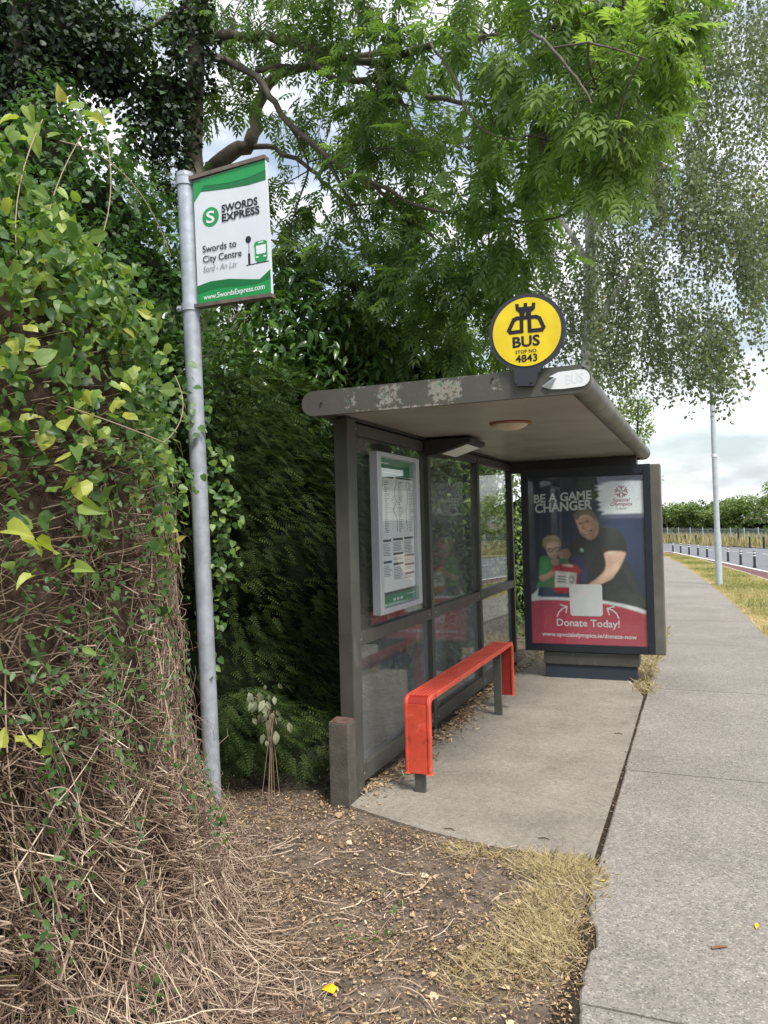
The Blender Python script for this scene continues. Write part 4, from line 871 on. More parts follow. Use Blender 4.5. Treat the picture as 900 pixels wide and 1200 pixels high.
# ------------------------------------------------------------------ overgrown bramble bank on the left
EY = np.array([-2.0, 0.0, 1.2, 1.83, 2.1, 2.5, 2.83, 3.1, 3.36, 3.6, 3.86, 4.1, 4.4])
EX = np.array([-1.30, -1.30, -1.32, -1.42, -1.52, -1.74, -1.98, -2.19, -2.40, -2.66, -3.0, -3.4, -4.0])
PS = np.array([-.15, 0, .13, .22, .28, .32, .38, .52, .80, 1.2, 1.8, 2.6])
def wsc(Y): return np.interp(Y, [1.0, 1.8, 2.5, 3.1, 3.5], [1.9, 1.75, 1.3, .85, .62])
PZ = np.array([-.06, .02, .22, .50, .90, 1.30, 1.75, 2.10, 2.45, 2.72, 2.85, 2.6])
def bank(Y, s, extra=0.0):
    """point on the bank: s metres in from its foot"""
    x = np.interp(Y, EY, EX); bump = .13*fbm(Y*2.6, s*3.4, 21)+.05*fbm(Y*7, s*8, 4)
    hs = np.clip(np.interp(Y, [-2, 1.2, 2.2, 2.9, 3.4, 3.9, 4.4], [1.35, 1.33, 1.27, 1.10, 1.0, .95, .9]), 0, 2)
    z = np.interp(s/wsc(Y), PS, PZ)*hs
    k = np.clip(s/.25, 0, 1)
    return np.stack([x-s+(bump*k)+extra*.9, Y+0*s-extra*.25, np.maximum(z+bump*.5*k, -.1)+extra*.25], -1)
BR = tag(empty('bramble_bank', (-2.6, 2.6, 0)), 'overgrown bank of tangled dry brown stems topped with green climber leaves', 'bush')
yy, sg = np.meshgrid(np.linspace(-2, 4.4, 90), np.linspace(-.12, 2.6, 60)); Pm = bank(yy.ravel(), sg.ravel(), -.07); gi = np.arange(90*60).reshape(60, 90)
lp = np.stack([gi[:-1, :-1], gi[:-1, 1:], gi[1:, 1:], gi[1:, :-1]], -1).reshape(-1)
big('inner_mass', Pm, lp, np.full(89*59, 4), M['mcore'], BR, smooth=True)
def bank_twigs(n, ylo, yhi, slo, shi, lo, hi, r0, r1, wild, out0=0.0, out1=.10, k=8, margin=.10):
    Y = rng.uniform(ylo, yhi, n); s = slo+(shi-slo)*rng.random(n); ex = rng.uniform(out0, out1, n)
    P0 = bank(Y, s, ex); dn = norm(bank(Y, np.maximum(s-.12, -.1), ex)-P0); lat = np.stack([-.55+0*Y, .83+0*Y, 0*Y], -1)
    fld = .75*np.clip(P0[:, 2]/.6, .2, 1)+1.0*fbm(Y*2.4, s*4.5, 55)+rng.normal(0, .8, n)
    d = norm(dn*np.cos(fld)[:, None]+lat*np.sin(fld)[:, None]+rdir(n)*wild+np.array([.05, 0, -.15]))
    ln = rng.uniform(lo, hi, n); bend = rdir(n)*rng.uniform(.2, 1.3, n)[:, None]+np.array([0, 0, -.45]); pts = []; p = P0.copy(); dd = d.copy()
    mg = margin*rng.uniform(.1, 1.0, n)**1.5
    for i in range(k):
        pts.append(p.copy()); p = p+dd*(ln/(k-1))[:, None]; dd = norm(dd+bend*(1.0/(k-1))+rdir(n)*.24)
        xm = np.interp(p[:, 1], EY, EX)-np.interp(p[:, 2], PZ[:11], PS[:11])*wsc(p[:, 1])+mg*(1+2.5*np.clip(.35-p[:, 2], 0, .35)); p[:, 0] = np.minimum(p[:, 0], xm)
    Pk = np.stack(pts, 1); Pk[:, :, 2] = np.maximum(Pk[:, :, 2], .008+.05*rng.random((n, 1))**2)
    rad = rng.uniform(r0, r1, n)[:, None]*np.linspace(1, .55, k)[None]
    return Pk, rad
parts = []
for a in ((2700, .9, 2.6, .0, .9, .12, .55, .0012, .0028, .7), (1500, 1.0, 2.3, .1, .9, .2, .7, .0012, .0030, .8, .06, .16, 8, .22), (1300, .9, 2.4, .0, .8, .25, .8, .0018, .0038, .6), (4000, -.2, 4.0, .0, .60, .18, .6, .0012, .0028, .6), (3200, .8, 3.7, -.10, .32, .15, .55, .0013, .0034, .9), (800, .4, 4.1, .5, 1.2, .2, .6, .0014, .0030, .7), (900, .8, 3.9, .05, .6, .4, 1.0, .0020, .0042, .5), (500, 1.0, 3.7, .0, .5, .15, .4, .0009, .0018, 1.6, .04, .16), (420, 1.2, 3.3, -.22, .15, .2, .5, .0013, .0028, .9, .0, .04, 8, .30), (380, 2.6, 3.7, .0, .3, .2, .5, .0010, .0020, 1.0, .02, .12, 8, .22), (160, 1.0, 3.4, .0, .5, .5, 1.1, .0035, .0060, .5)):
    Pk, rad = bank_twigs(*a); kp = Pk[:, 0, 2] < 1.85+.6*rng.random(len(Pk))**2; Pk, rad = Pk[kp], rad[kp]; V, L, T = tubesN(Pk, rad); vv = np.clip(rng.beta(2.0, 2.0, len(Pk)), 0, 1); parts.append((V, L, T, np.repeat(vv, Pk.shape[1]*3)))
V, L, T, A = joinm(parts); tag(big('dry_stems', V, L, T, M['twig'], BR, var=A), kind='stuff')
# climber leaves over the upper part
def bank_leaves(n, ylo, yhi, slo, shi, zlo, zhi, size, ex=(.02, .22), clump=0, csd=.10):
    if clump:
        cy = rng.uniform(ylo, yhi, clump); cs = rng.uniform(slo, shi, clump); i = rng.integers(0, clump, n); Y = cy[i]+rng.normal(0, csd, n); s = cs[i]+rng.normal(0, csd*.8, n)
    else: Y = rng.uniform(ylo, yhi, n); s = rng.uniform(slo, shi, n)
    s = np.clip(s, .0, 2.4); P = bank(Y, s, rng.uniform(ex[0], ex[1], n)); keep = (P[:, 2] > zlo+.24+.34*fbm(Y*4, s*4, 8)-.55*rng.random(n)**4) & (P[:, 2] < zhi); P = P[keep]; n = len(P)
    d = norm(rdir(n)*1.1+np.array([.4, -.25, -.5])); nrm = norm(rdir(n)*.95+np.array([.5, -.3, .75])); S = rng.uniform(size[0], size[1], n)
    return P, frames(d, nrm), S
tv, tf = heart()
PP, RR, SS, VV = [], [], [], []
for (args, vlo, vhi) in (((5200, .9, 2.7, .40, 1.25, 1.62, 3.8, (.018, .050), (.0, .24)), .0, .80), ((2600, .9, 2.6, .45, 1.2, 1.60, 3.6, (.022, .060), (.08, .34), 120, .08), .15, .93), ((3200, 2.4, 4.1, .16, .70, 1.60, 3.4, (.024, .058), (.0, .22)), .0, .85), ((3000, 1.0, 4.2, .26, 2.2, 1.62, 3.6, (.024, .062)), .0, .85), ((1800, 1.0, 4.1, .25, 1.7, 1.50, 3.4, (.030, .072), (.05, .28), 170), .1, .95), ((700, 2.6, 4.3, .25, .9, 1.5, 3.0, (.03, .065), (.02, .25)), .1, .8)):
    P, R_, S = bank_leaves(*args); PP.append(P); RR.append(R_); SS.append(S); VV.append(np.clip(rng.uniform(vlo, vhi, len(P)), 0, .999))
# scattered bright sprigs lower down
for (px_, py_, d_, n_) in ((70, 480, 2.3, 5), (130, 470, 2.3, 4), (95, 545, 2.25, 3), (50, 520, 2.3, 3), (25, 875, 1.95, 4), (35, 650, 2.0, 4), (20, 600, 2.0, 2), (145, 460, 2.7, 4), (175, 545, 3.0, 3), (160, 570, 2.9, 3), (45, 335, 2.5, 10), (150, 390, 2.9, 8), (30, 420, 2.3, 8), (100, 120, 2.9, 6), (30, 150, 2.6, 8), (205, 640, 3.4, 3), (85, 655, 2.2, 2)):
    c = at(px_, py_, d_*1.02); P = c+rng.normal(0, .045, (n_, 3)); PP.append(P); RR.append(frames(norm(rdir(n_)+np.array([.3, -.3, -.3])), norm(rdir(n_)*.4+np.array([.4, -.6, .6])))); SS.append(rng.uniform(.045, .075, n_)); VV.append(rng.uniform(.7, .99, n_))
P = np.concatenate(PP); leaves300(BR, tv, tf, P, np.concatenate(RR), np.concatenate(SS), np.concatenate(VV), M['climb'], stuffname='climber_leaves', alts=[[(x, y, z-.35*y*y+.5*abs(x)) for x, y, z in tv], [(x*.8+.12*y*y, y, z*2.2-.15*math.sin(3*y)) for x, y, z in tv], [(x*1.15, y*.92, z-.7*x*x-.12*y+.06*math.sin(9*x+4*y)) for x, y, z in tv]])
Pk, rad = bank_twigs(520, .9, 4.1, .3, 1.1, .25, .8, .0010, .0019, .9, .06, .20, 8, .30); V, L, T = tubesN(Pk, rad); tag(big('vines', V, L, T, M['vine'], BR, var=np.repeat(rng.random(len(Pk)), 24)), kind='stuff')
# leaves hanging round the pole, dark ivy patches, long loose shoots
PP, RR, SS, VV = [], [], [], []
for (px_, py_, d_, r_, n_) in ((258, 600, 4.5, .14, 60), (262, 660, 4.5, .14, 60), (255, 540, 4.5, .12, 40), (250, 720, 4.45, .10, 30), (248, 780, 4.4, .08, 16), (225, 480, 4.4, .14, 40), (200, 450, 4.0, .14, 40), (205, 560, 3.9, .14, 40)):
    P = ball(n_, at(px_, py_, d_), r_, .2, 1.4); PP.append(P); RR.append(frames(norm(rdir(n_)*.7+np.array([.2, -.3, -.6])), norm(rdir(n_)*.5+np.array([.4, -.6, .6])))); SS.append(rng.uniform(.03, .055, n_)); VV.append(rng.uniform(.1, .8, n_))
P = np.concatenate(PP); V, L, T = inst(tv, tf, P, np.concatenate(RR), np.concatenate(SS)); tag(big('climber_leaves', V, L, T, M['climb'], BR, var=np.repeat(np.concatenate(VV), len(tv))), kind='stuff')
tk, fk = lance(.24, .04, .06)
gy_, gs_ = np.meshgrid(np.linspace(1.0, 4.0, 220), np.linspace(0, 1.2, 160)); gP = bank(gy_.ravel(), gs_.ravel(), .06); gpx, gpy, gz_ = project(gP)
def bank_px(px_, py_):
    """the spot of the bank's face nearest to a direction"""
    k = np.argmin((gpx-px_)**2+(gpy-py_)**2+40*gz_); return gy_.ravel()[k], gs_.ravel()[k]
PP, RR, SS = [], [], []
for (px_, py_, sd_, n_) in ((130, 640, .09, 150), (160, 690, .10, 170), (110, 660, .07, 90), (75, 780, .10, 150), (40, 830, .08, 90), (120, 790, .07, 70), (150, 590, .07, 70), (90, 620, .06, 50), (190, 700, .06, 60), (60, 900, .06, 40), (160, 1150, .05, 30), (40, 1090, .05, 25), (230, 900, .05, 40), (250, 960, .05, 40), (30, 700, .06, 50), (170, 480, .09, 120), (205, 520, .08, 90), (120, 520, .07, 60), (215, 610, .06, 60), (20, 560, .06, 40), (200, 790, .05, 40)):
    y_, s_ = bank_px(px_, py_); P = bank(y_+rng.normal(0, sd_, n_), np.clip(s_+rng.normal(0, sd_*.7, n_), .02, 2), rng.uniform(.05, .17, n_)); PP.append(P); RR.append(frames(norm(rdir(n_)*.9+np.array([.3, -.3, -.35])), norm(rdir(n_)*.55+np.array([.5, -.45, .7])))); SS.append(rng.uniform(.018, .038, n_))
Pi, Ri, Si = np.concatenate(PP), np.concatenate(RR), np.concatenate(SS)
V, L, T = inst(tk, fk, Pi, Ri, Si); tag(big('dark_leaves', V, L, T, M['mid'], BR, var=np.repeat(rng.uniform(0, .7, len(Pi)), len(tk))), kind='stuff')
sh = []
for (a, b, c) in (((55, 330, 2.6), (40, 250, 2.7), (95, 160, 2.9)), ((110, 300, 2.8), (140, 240, 2.9), (125, 160, 3.0)), ((200, 300, 3.4), (160, 180, 3.2), (70, 165, 3.0)), ((20, 300, 2.4), (10, 220, 2.5), (50, 140, 2.7)), ((190, 520, 3.2), (230, 490, 3.3), (205, 440, 3.4)), ((60, 470, 2.3), (150, 500, 2.5), (195, 520, 2.7))):
    a, b, c = at(*a), at(*b), at(*c); t = np.linspace(0, 1, 9)[:, None]; sh.append((1-t)**2*a+2*t*(1-t)*b+t*t*c)
Pk = np.stack(sh); V, L, T = tubesN(Pk, np.full(Pk.shape[:2], .0022), 4); tag(big('shoots', V, L, T, M['twig'], BR, var=np.full(len(V), .55)), kind='stuff')

# ------------------------------------------------------------------ ash tree overhanging the shelter
def curve_pts(ctrl, n=5):
    """(px, py, depth, radius) control points -> smooth world polyline with radii"""
    C = [np.append(at(*c[:3]), c[3]) for c in ctrl]; C = np.array(C); k = len(C); o = []
    for i in range(k-1):
        p0, p1, p2, p3 = C[max(i-1, 0)], C[i], C[i+1], C[min(i+2, k-1)]
        for t in np.linspace(0, 1, n, endpoint=False): o.append(.5*((2*p1)+(-p0+p2)*t+(2*p0-5*p1+4*p2-p3)*t*t+(-p0+3*p1-3*p2+p3)*t**3))
    o.append(C[-1]); o = np.array(o); j = rng.normal(0, 1, (len(o), 3))*np.clip(o[:, 3:4]*.35, .001, .012); j[0] = 0; o[:, :3] += j; return o[:, :3], np.abs(o[:, 3])
AT = tag(empty('ash_tree', (-4.0, 5.9, 0)), 'large ash tree with long bare limbs and feathery leaves arching over the shelter', 'tree')
tr = np.array([[-4.0, 5.9, -.1], [-4.05, 5.88, 1.5], [-4.1, 5.85, 3.2], list(at(226, 180, 7)), list(at(230, 60, 7)), list(at(224, -60, 7)), list(at(212, -260, 7.2)), list(at(230, -480, 7.2))])
MB().tube(tr, [.15, .13, .11, .085, .075, .065, .05, .03], 14).build('trunk', M['bark'], AT, True)
LIMB = [[(232, 46, 7, .062), (300, 42, 6.8, .055), (370, 58, 6.5, .046), (430, 72, 6.2, .038), (520, 48, 5.4, .03), (590, 42, 4.8, .018)],
        [(230, 60, 7, .05), (290, 82, 6.8, .042), (330, 135, 6.6, .034), (385, 185, 6.3, .028), (430, 215, 6.1, .022), (480, 255, 6, .017), (530, 300, 5.9, .01)],
        [(350, 50, 6.55, .04), (385, 88, 6.4, .036), (450, 98, 6.1, .03), (520, 115, 5.7, .024), (610, 130, 5.1, .012)],
        [(195, 620, 8, .13), (205, 420, 8, .125), (232, 240, 8, .12), (262, 186, 8, .105), (294, 166, 8, .095), (303, 120, 7.9, .08), (330, 86, 7.7, .065), (400, 72, 7.5, .045), (470, 60, 7.2, .03)],
        [(298, 172, 8, .04), (340, 182, 7.6, .03), (378, 212, 7.2, .024), (410, 240, 7, .018), (450, 236, 6.8, .01)],
        [(300, 82, 6.8, .035), (350, 78, 6.7, .03), (400, 86, 6.6, .022), (470, 120, 6.4, .014)],
        [(505, 52, 4.9, .012), (530, 85, 4.6, .011), (545, 125, 4.5, .010), (572, 156, 4.4, .008), (612, 164, 4.35, .006)],
        [(420, 205, 6.15, .02), (490, 240, 5.8, .016), (560, 255, 5.4, .013), (640, 258, 4.9, .009), (680, 240, 4.6, .006)],
        [(620, 36, 3.95, .011), (650, 60, 3.75, .010), (680, 98, 3.6, .008), (694, 122, 3.55, .006)], [(645, 56, 3.78, .008), (700, 52, 3.65, .007), (760, 70, 3.55, .004)],
        [(590, 42, 4.8, .018), (630, 40, 4.5, .014), (700, 10, 4.2, .01), (770, 10, 4.0, .006)],
        [(440, 75, 6.1, .02), (470, 120, 6.0, .014), (500, 190, 5.9, .010), (495, 240, 5.9, .006)], [(385, 188, 6.3, .02), (420, 260, 6.4, .015), (450, 320, 6.5, .01), (470, 380, 6.6, .006)],
        [(330, 135, 6.6, .02), (360, 190, 6.7, .014), (345, 250, 6.8, .010), (330, 300, 6.8, .006)], [(215, 10, 7, .03), (150, 40, 7, .02), (110, 20, 6.9, .01)],
        [(224, -60, 7, .06), (350, -150, 6.5, .05), (520, -180, 5.6, .035), (680, -170, 4.8, .015)], [(222, -120, 7, .05), (420, -320, 6.4, .035), (600, -420, 5.6, .015)], [(520, 48, 5.4, .02), (540, 10, 5.2, .014), (580, -60, 5, .008)]]
BRS = []
for c in LIMB:
    p, r = curve_pts(c); BRS.append(p); MB().tube(p, r*.76, 8).build('limb', M['bark'], AT, True)
ALLB = np.concatenate(BRS)
CL = [(765, 60, 4.0, .30, 18), (790, 25, 4.0, .22, 10), (705, 110, 4.0, .38, 26), (640, 55, 4.3, .42, 30), (735, 175, 4.05, .28, 16), (655, 170, 4.4, .35, 20), (600, 150, 4.8, .45, 26), (560, 60, 4.9, .5, 26),
      (570, 250, 5.1, .45, 26), (615, 290, 5.0, .33, 18), (500, 320, 5.8, .45, 24), (585, 345, 5.5, .35, 20), (450, 90, 6.0, .55, 28), (480, 190, 6.0, .55, 30), (430, 280, 6.4, .5, 26), (375, 70, 6.6, .5, 16), (330, 30, 7.0, .5, 16), (300, -10, 7.0, .5, 14), (420, 0, 6.0, .6, 26),
      (520, -20, 5.2, .55, 26), (640, -30, 4.4, .45, 22), (730, -10, 4.1, .35, 18), (400, 360, 6.6, .45, 22), (345, 290, 6.8, .35, 14), (330, 340, 6.8, .35, 14), (455, 390, 6.6, .4, 18), (535, 400, 6.4, .35, 18), (600, 400, 6.2, .28, 14), (280, 120, 7.4, .35, 9), (255, 30, 7.2, .45, 14), (150, 20, 7.2, .5, 14), (110, 0, 7.2, .4, 10),
      (240, 120, 7.3, .25, 7), (180, 215, 7.0, .25, 7), (160, 190, 7.0, .22, 5), (225, 260, 7, .3, 10), (370, 150, 7.4, .35, 9), (400, 230, 7.2, .35, 10), (350, 210, 7.8, .2, 3), (520, 130, 6.4, .5, 20), (420, 150, 7.2, .45, 16), (560, 180, 6.2, .4, 16), (500, 260, 6.6, .45, 18), (380, 310, 7.2, .4, 14), (620, 220, 5.4, .35, 16), (265, 380, 6.2, .4, 16), (290, 320, 6.6, .35, 12), (690, 40, 4.8, .4, 16), (740, 110, 4.6, .3, 12),
      (300, 70, 7.0, .25, 6), (410, 130, 6.9, .35, 10), (455, 150, 6.3, .4, 18), (390, 20, 6.5, .45, 20), (470, 30, 5.8, .45, 22), (260, 90, 7.4, .25, 8), (225, 215, 7.4, .22, 6), (300, 230, 7.2, .28, 10), (395, 190, 6.7, .3, 12), (440, 340, 6.2, .4, 18), (520, 390, 6.1, .35, 16), (200, 20, 7.4, .3, 10), (540, 310, 5.6, .35, 16), (480, 260, 6.0, .35, 16), (360, 255, 6.9, .25, 8), (330, 150, 7.6, .25, 6), (450, -160, 6.2, .9, 34), (600, -180, 5.2, .8, 30), (300, -160, 7, .9, 30), (700, -150, 4.6, .6, 20), (480, -340, 6.2, 1.0, 34), (640, -380, 5.6, .9, 28), (330, -420, 7, 1.0, 30), (160, -140, 7.3, .8, 24)]  # last clumps sit above the view, added to shade the crown below
PP, DD, NN, SS, VV, TW = [], [], [], [], [], []
for (px_, py_, d_, r_, ns) in CL:
    ns = int(ns*((.80 if d_ < 5.5 else .92) if py_ > -90 else .5))
    c = at(px_, py_, d_); q = ball(ns, c, r_*1.06, .15, .8); nb = ALLB[np.argmin(np.linalg.norm(ALLB-c, axis=1))]
    t = np.linspace(0, 1, 5)[:, None]; mid_ = (nb+c)/2+rng.normal(0, .08, 3)+np.array([0, 0, .06]); spine = (1-t)**2*nb+2*t*(1-t)*mid_+t*t*c; TW.append((spine, .008))
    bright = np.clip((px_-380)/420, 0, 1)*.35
    for p in q:
        st_ = spine[3]+rng.normal(0, .05, 3); e = p; m2 = (st_+e)/2+np.array([0, 0, .05]); TW.append(((1-t)**2*st_+2*t*(1-t)*m2+t*t*e, .004))
        n = rng.integers(5, 9); axis = norm((p-c)+np.array([.0, 0, -.12])+rng.normal(0, .12, 3)); rd = norm(rdir(n)*.75+axis*.75+np.array([0, 0, -.30]))
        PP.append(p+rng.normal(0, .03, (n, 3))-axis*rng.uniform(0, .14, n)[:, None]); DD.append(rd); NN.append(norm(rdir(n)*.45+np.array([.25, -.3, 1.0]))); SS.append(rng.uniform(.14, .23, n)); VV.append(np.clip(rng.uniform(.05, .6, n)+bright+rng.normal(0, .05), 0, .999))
P = np.concatenate(PP); tc_, fc_ = compound(False); ts_, fs_ = compound(True)
S_ = np.concatenate(SS); R_ = frames(np.concatenate(DD), np.concatenate(NN)); V_ = np.concatenate(VV)
dep = project(P)[2]; nearm = dep < 5.3
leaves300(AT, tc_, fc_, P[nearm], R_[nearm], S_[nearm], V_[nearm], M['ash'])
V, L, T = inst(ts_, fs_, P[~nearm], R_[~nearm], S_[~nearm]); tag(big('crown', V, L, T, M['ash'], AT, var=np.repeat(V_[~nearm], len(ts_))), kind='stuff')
Pk = np.stack([a for a, b in TW]); rd_ = np.stack([np.linspace(b, b*.4, 5) for a, b in TW]); V, L, T = tubesN(Pk, rd_, 4); tag(big('twigs', V, L, T, M['bark'], AT), kind='stuff')

# ------------------------------------------------------------------ dark ivy on the trunks and shrubs at the upper left
def leafy(root, clumps, tv, tf, size, mt, vr, name='foliage', shell=.55, droop=-.4, jit=.9, up=.8):
    Ps, Rs, Ss, Vs = [], [], [], []
    for (c, r, n, fl) in clumps:
        P = ball(n, c, r, shell, fl); out_ = norm(P-np.array(c)); d = norm(rdir(n)*jit+np.array([0, 0, droop])+out_*.3); nr = norm(rdir(n)*.5+out_*.6+np.array([0, 0, up]))
        Ps.append(P); Rs.append(frames(d, nr)); Ss.append(rng.uniform(size[0], size[1], n)); Vs.append(rng.uniform(vr[0], vr[1], n))
    return np.concatenate(Ps), np.concatenate(Rs), np.concatenate(Ss), np.clip(np.concatenate(Vs), 0, .999)
tl_, fl_ = lance(.34, .05, .08); ti_, fi_ = heart(.42, .05)
IV = tag(empty('ivy', (-4.0, 5.6, 0)), 'dense dark ivy hanging from the tree trunks at the upper left', 'ivy')
cl_ = [(at(*q[:3]), q[3], q[4], q[5]) for q in ((225, 60, 6.85, .28, 380, 1.5), (190, 110, 6.8, .32, 420, 1.1), (205, 150, 6.8, .26, 300, 1.2), (170, 150, 6.7, .25, 260, 1), (120, 70, 6.6, .40, 620, 1), (70, 40, 6.4, .5, 800, 1), (10, 60, 6.2, .5, 700, 1), (40, 120, 6.2, .4, 560, 1), (100, 20, 6.8, .35, 400, 1), (200, 200, 6.8, .22, 220, 1.3), (160, 40, 6.9, .2, 160, 1), (10, 0, 6.3, .5, 500, 1), (225, 0, 6.9, .2, 180, 1.5))]
cl_ = [(c, r, int(n*1.7), f_) for c, r, n, f_ in cl_]
P, R_, S_, V_ = leafy(IV, cl_, ti_, fi_, (.032, .058), M['ivy'], (0, 1), shell=.35); V, L, T = inst(ti_, fi_, P, R_, S_); tag(big('foliage', V, L, T, M['ivy'], IV, var=np.repeat(V_, len(ti_))), kind='stuff')
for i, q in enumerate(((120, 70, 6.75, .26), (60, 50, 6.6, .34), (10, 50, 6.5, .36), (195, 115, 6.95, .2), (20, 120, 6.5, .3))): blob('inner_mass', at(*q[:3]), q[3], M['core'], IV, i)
tr2 = [list(at(20, 700, 7.2)), list(at(24, 300, 7.0)), list(at(24, 40, 6.2)), list(at(22, -120, 6.2)), list(at(30, -300, 6.4))]
T2 = tag(empty('bare_trunk', (-5.6, 4.2, 0)), 'slim bare grey tree trunk in the top left corner above the ivy', 'tree')
tr2[0][2] = -.1; MB().tube(tr2, [.12, .10, .075, .07, .05], 12).build('trunk', M['bark'], T2, True)

SB = tag(empty('dark_shrub', (-3.9, 4.2, 0)), 'tall dark green shrub with small leaves behind the bramble bank', 'shrub')
cl_ = [(at(*q[:3]), q[3], q[4], 1.0) for q in ((60, 190, 5.0, .42, 900), (120, 240, 5.0, .42, 900), (30, 260, 4.6, .35, 600), (165, 300, 5.2, .38, 750), (100, 320, 4.8, .40, 800), (190, 370, 5.4, .36, 650), (225, 330, 5.8, .35, 500), (150, 400, 5.0, .36, 650), (200, 450, 5.0, .34, 520), (250, 440, 5.8, .34, 520), (230, 520, 5.4, .32, 420), (60, 130, 5.4, .28, 300), (130, 160, 5.4, .22, 180), (180, 250, 5.5, .22, 170), (90, 420, 4.7, .4, 600), (240, 600, 5.2, .3, 300), (200, 560, 5.0, .3, 300), (285, 480, 6.0, .3, 380))]
P, R_, S_, V_ = leafy(SB, cl_, tl_, fl_, (.035, .062), M['mid'], (0, .75), shell=.4); V, L, T = inst(tl_, fl_, P, R_, S_); tag(big('foliage', V, L, T, M['mid'], SB, var=np.repeat(V_, len(tl_))), kind='stuff')
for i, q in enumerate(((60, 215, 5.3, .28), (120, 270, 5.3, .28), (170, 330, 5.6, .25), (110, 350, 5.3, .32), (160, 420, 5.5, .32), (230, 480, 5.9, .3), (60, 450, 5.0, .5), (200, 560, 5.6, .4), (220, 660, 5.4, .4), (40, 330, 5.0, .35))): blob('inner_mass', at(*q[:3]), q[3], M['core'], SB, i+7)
for q in (((150, 700, 5.4), (150, 420, 5.2), (110, 250, 5.1)), ((230, 760, 5.5), (225, 500, 5.5), (215, 340, 5.7))):
    a = [at(*s) for s in q]; a[0][2] = -.05; MB().tube(a, [.03, .022, .01], 7).build('stem', M['bark'], SB, True)

# ------------------------------------------------------------------ glossy laurel behind the shelter
LR = tag(empty('laurel_bush', (-3.0, 6.6, 0)), 'big glossy leaved evergreen bush rising behind the shelter roof', 'bush')
cl_ = [(at(*q[:3]), q[3], q[4], 1.0) for q in ((390, 420, 6.6, .48, 430), (450, 385, 6.8, .48, 430), (500, 420, 7.0, .45, 380), (545, 440, 7.2, .36, 240), (340, 400, 6.4, .45, 380), (330, 340, 6.8, .4, 300), (420, 350, 7.0, .38, 260), (300, 440, 6.2, .4, 330), (350, 470, 6.3, .42, 360), (290, 480, 6.3, .35, 260), (560, 470, 7.4, .35, 160), (310, 380, 6.6, .4, 280), (520, 370, 7.3, .35, 180), (470, 340, 7.3, .3, 140))]
cl_ += [(np.array([-2.75+.1*math.sin(y*3), y, z]), .55, 230, 1.0) for y in (6.4, 7.2, 8.0, 8.8) for z in (.6, 1.3, 2.0)]
P, R_, S_, V_ = leafy(LR, cl_, tk, fk, (.09, .145), M['laurel'], (0, .98), shell=.62, droop=-.35, jit=.75)
tL, fL = lance(.17, .05, .14)
leaves300(LR, tL, fL, P, R_, S_, V_, M['laurel'], stuffname='foliage')
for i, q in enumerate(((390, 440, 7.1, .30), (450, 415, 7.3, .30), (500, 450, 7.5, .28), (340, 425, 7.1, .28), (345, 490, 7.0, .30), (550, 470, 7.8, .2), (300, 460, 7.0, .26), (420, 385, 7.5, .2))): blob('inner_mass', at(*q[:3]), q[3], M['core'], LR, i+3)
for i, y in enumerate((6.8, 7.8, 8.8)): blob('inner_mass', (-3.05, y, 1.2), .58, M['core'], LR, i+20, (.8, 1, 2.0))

# ------------------------------------------------------------------ dark feathery conifer beside the pole
YW = tag(empty('conifer_hedge', (-3.0, 5.2, 0)), 'very dark feathery conifer hedge between the pole and the shelter', 'hedge')
def frond(n=6):
    V, Fc = [], []
    for i in range(n):
        y = (i+.5)/n; l = .30*(1-.55*y)
        for s in (-1, 1):
            b = len(V); V += [(0, y, 0), (s*l*.85, y+l*.55, -.02), (s*l*.45, y+l*.62, .012)]; Fc.append((b, b+1, b+2) if s > 0 else (b, b+2, b+1))
    b = len(V); V += [(-.008, 0, 0), (.008, 0, 0), (.004, 1, -.02), (-.004, 1, -.02)]; Fc.append((b, b+1, b+2, b+3)); return V, Fc
tf_v, tf_f = frond()
Ps, Rs, Ss, Vs = [], [], [], []
for (c, r, n, fl) in [(np.array([-2.95+.12*math.sin(5*y), y, z]), .46, 900, 1.0) for y in (4.5, 5.0, 5.5, 6.0) for z in (.15, .6, 1.1, 1.6, 2.05, 2.4)]+[(at(290, 850, 4.75), .3, 700, .8), (at(350, 865, 4.75), .25, 500, .8)]:
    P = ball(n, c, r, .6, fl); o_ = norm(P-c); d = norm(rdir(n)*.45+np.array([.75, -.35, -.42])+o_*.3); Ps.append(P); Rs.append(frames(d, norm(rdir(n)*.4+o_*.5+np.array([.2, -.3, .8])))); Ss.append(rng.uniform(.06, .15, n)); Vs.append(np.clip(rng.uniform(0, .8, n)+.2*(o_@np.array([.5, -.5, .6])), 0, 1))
P = np.concatenate(Ps); V, L, T = inst(tf_v, tf_f, P, np.concatenate(Rs), np.concatenate(Ss)); tag(big('foliage', V, L, T, M['yew'], YW, var=np.repeat(np.concatenate(Vs), len(tf_v))), kind='stuff')
for i, (y, z) in enumerate(((4.6, .5), (4.7, 1.3), (5.4, .5), (5.4, 1.4), (6.1, .8), (6.0, 1.6))): blob('inner_mass', (-3.1, y, z), .52, M['core'], YW, i+40)
# hedgerow that carries on behind everything
HR = tag(empty('hedgerow', (-5.6, 6, 0)), 'dense dark hedgerow behind the shelter and the bank', 'hedge')
cl_ = []
for y in np.arange(.5, 16, 1.1):
    for z in (.6, 1.5, 2.4): cl_.append((np.array([-5.3+.3*math.sin(y*2)+.06*(y-4), y, z]), .85, 330, 1.0)); blob('inner_mass', (-5.45+.06*(y-4), y, z), .68, M['core'], HR, y+z)
P, R_, S_, V_ = leafy(HR, cl_, tl_, fl_, (.06, .11), M['mid'], (0, .8), shell=.6); V, L, T = inst(*kite(.32, .05, .06), P, R_, S_); tag(big('foliage', V, L, T, M['mid'], HR, var=np.repeat(V_, 4)), kind='stuff')

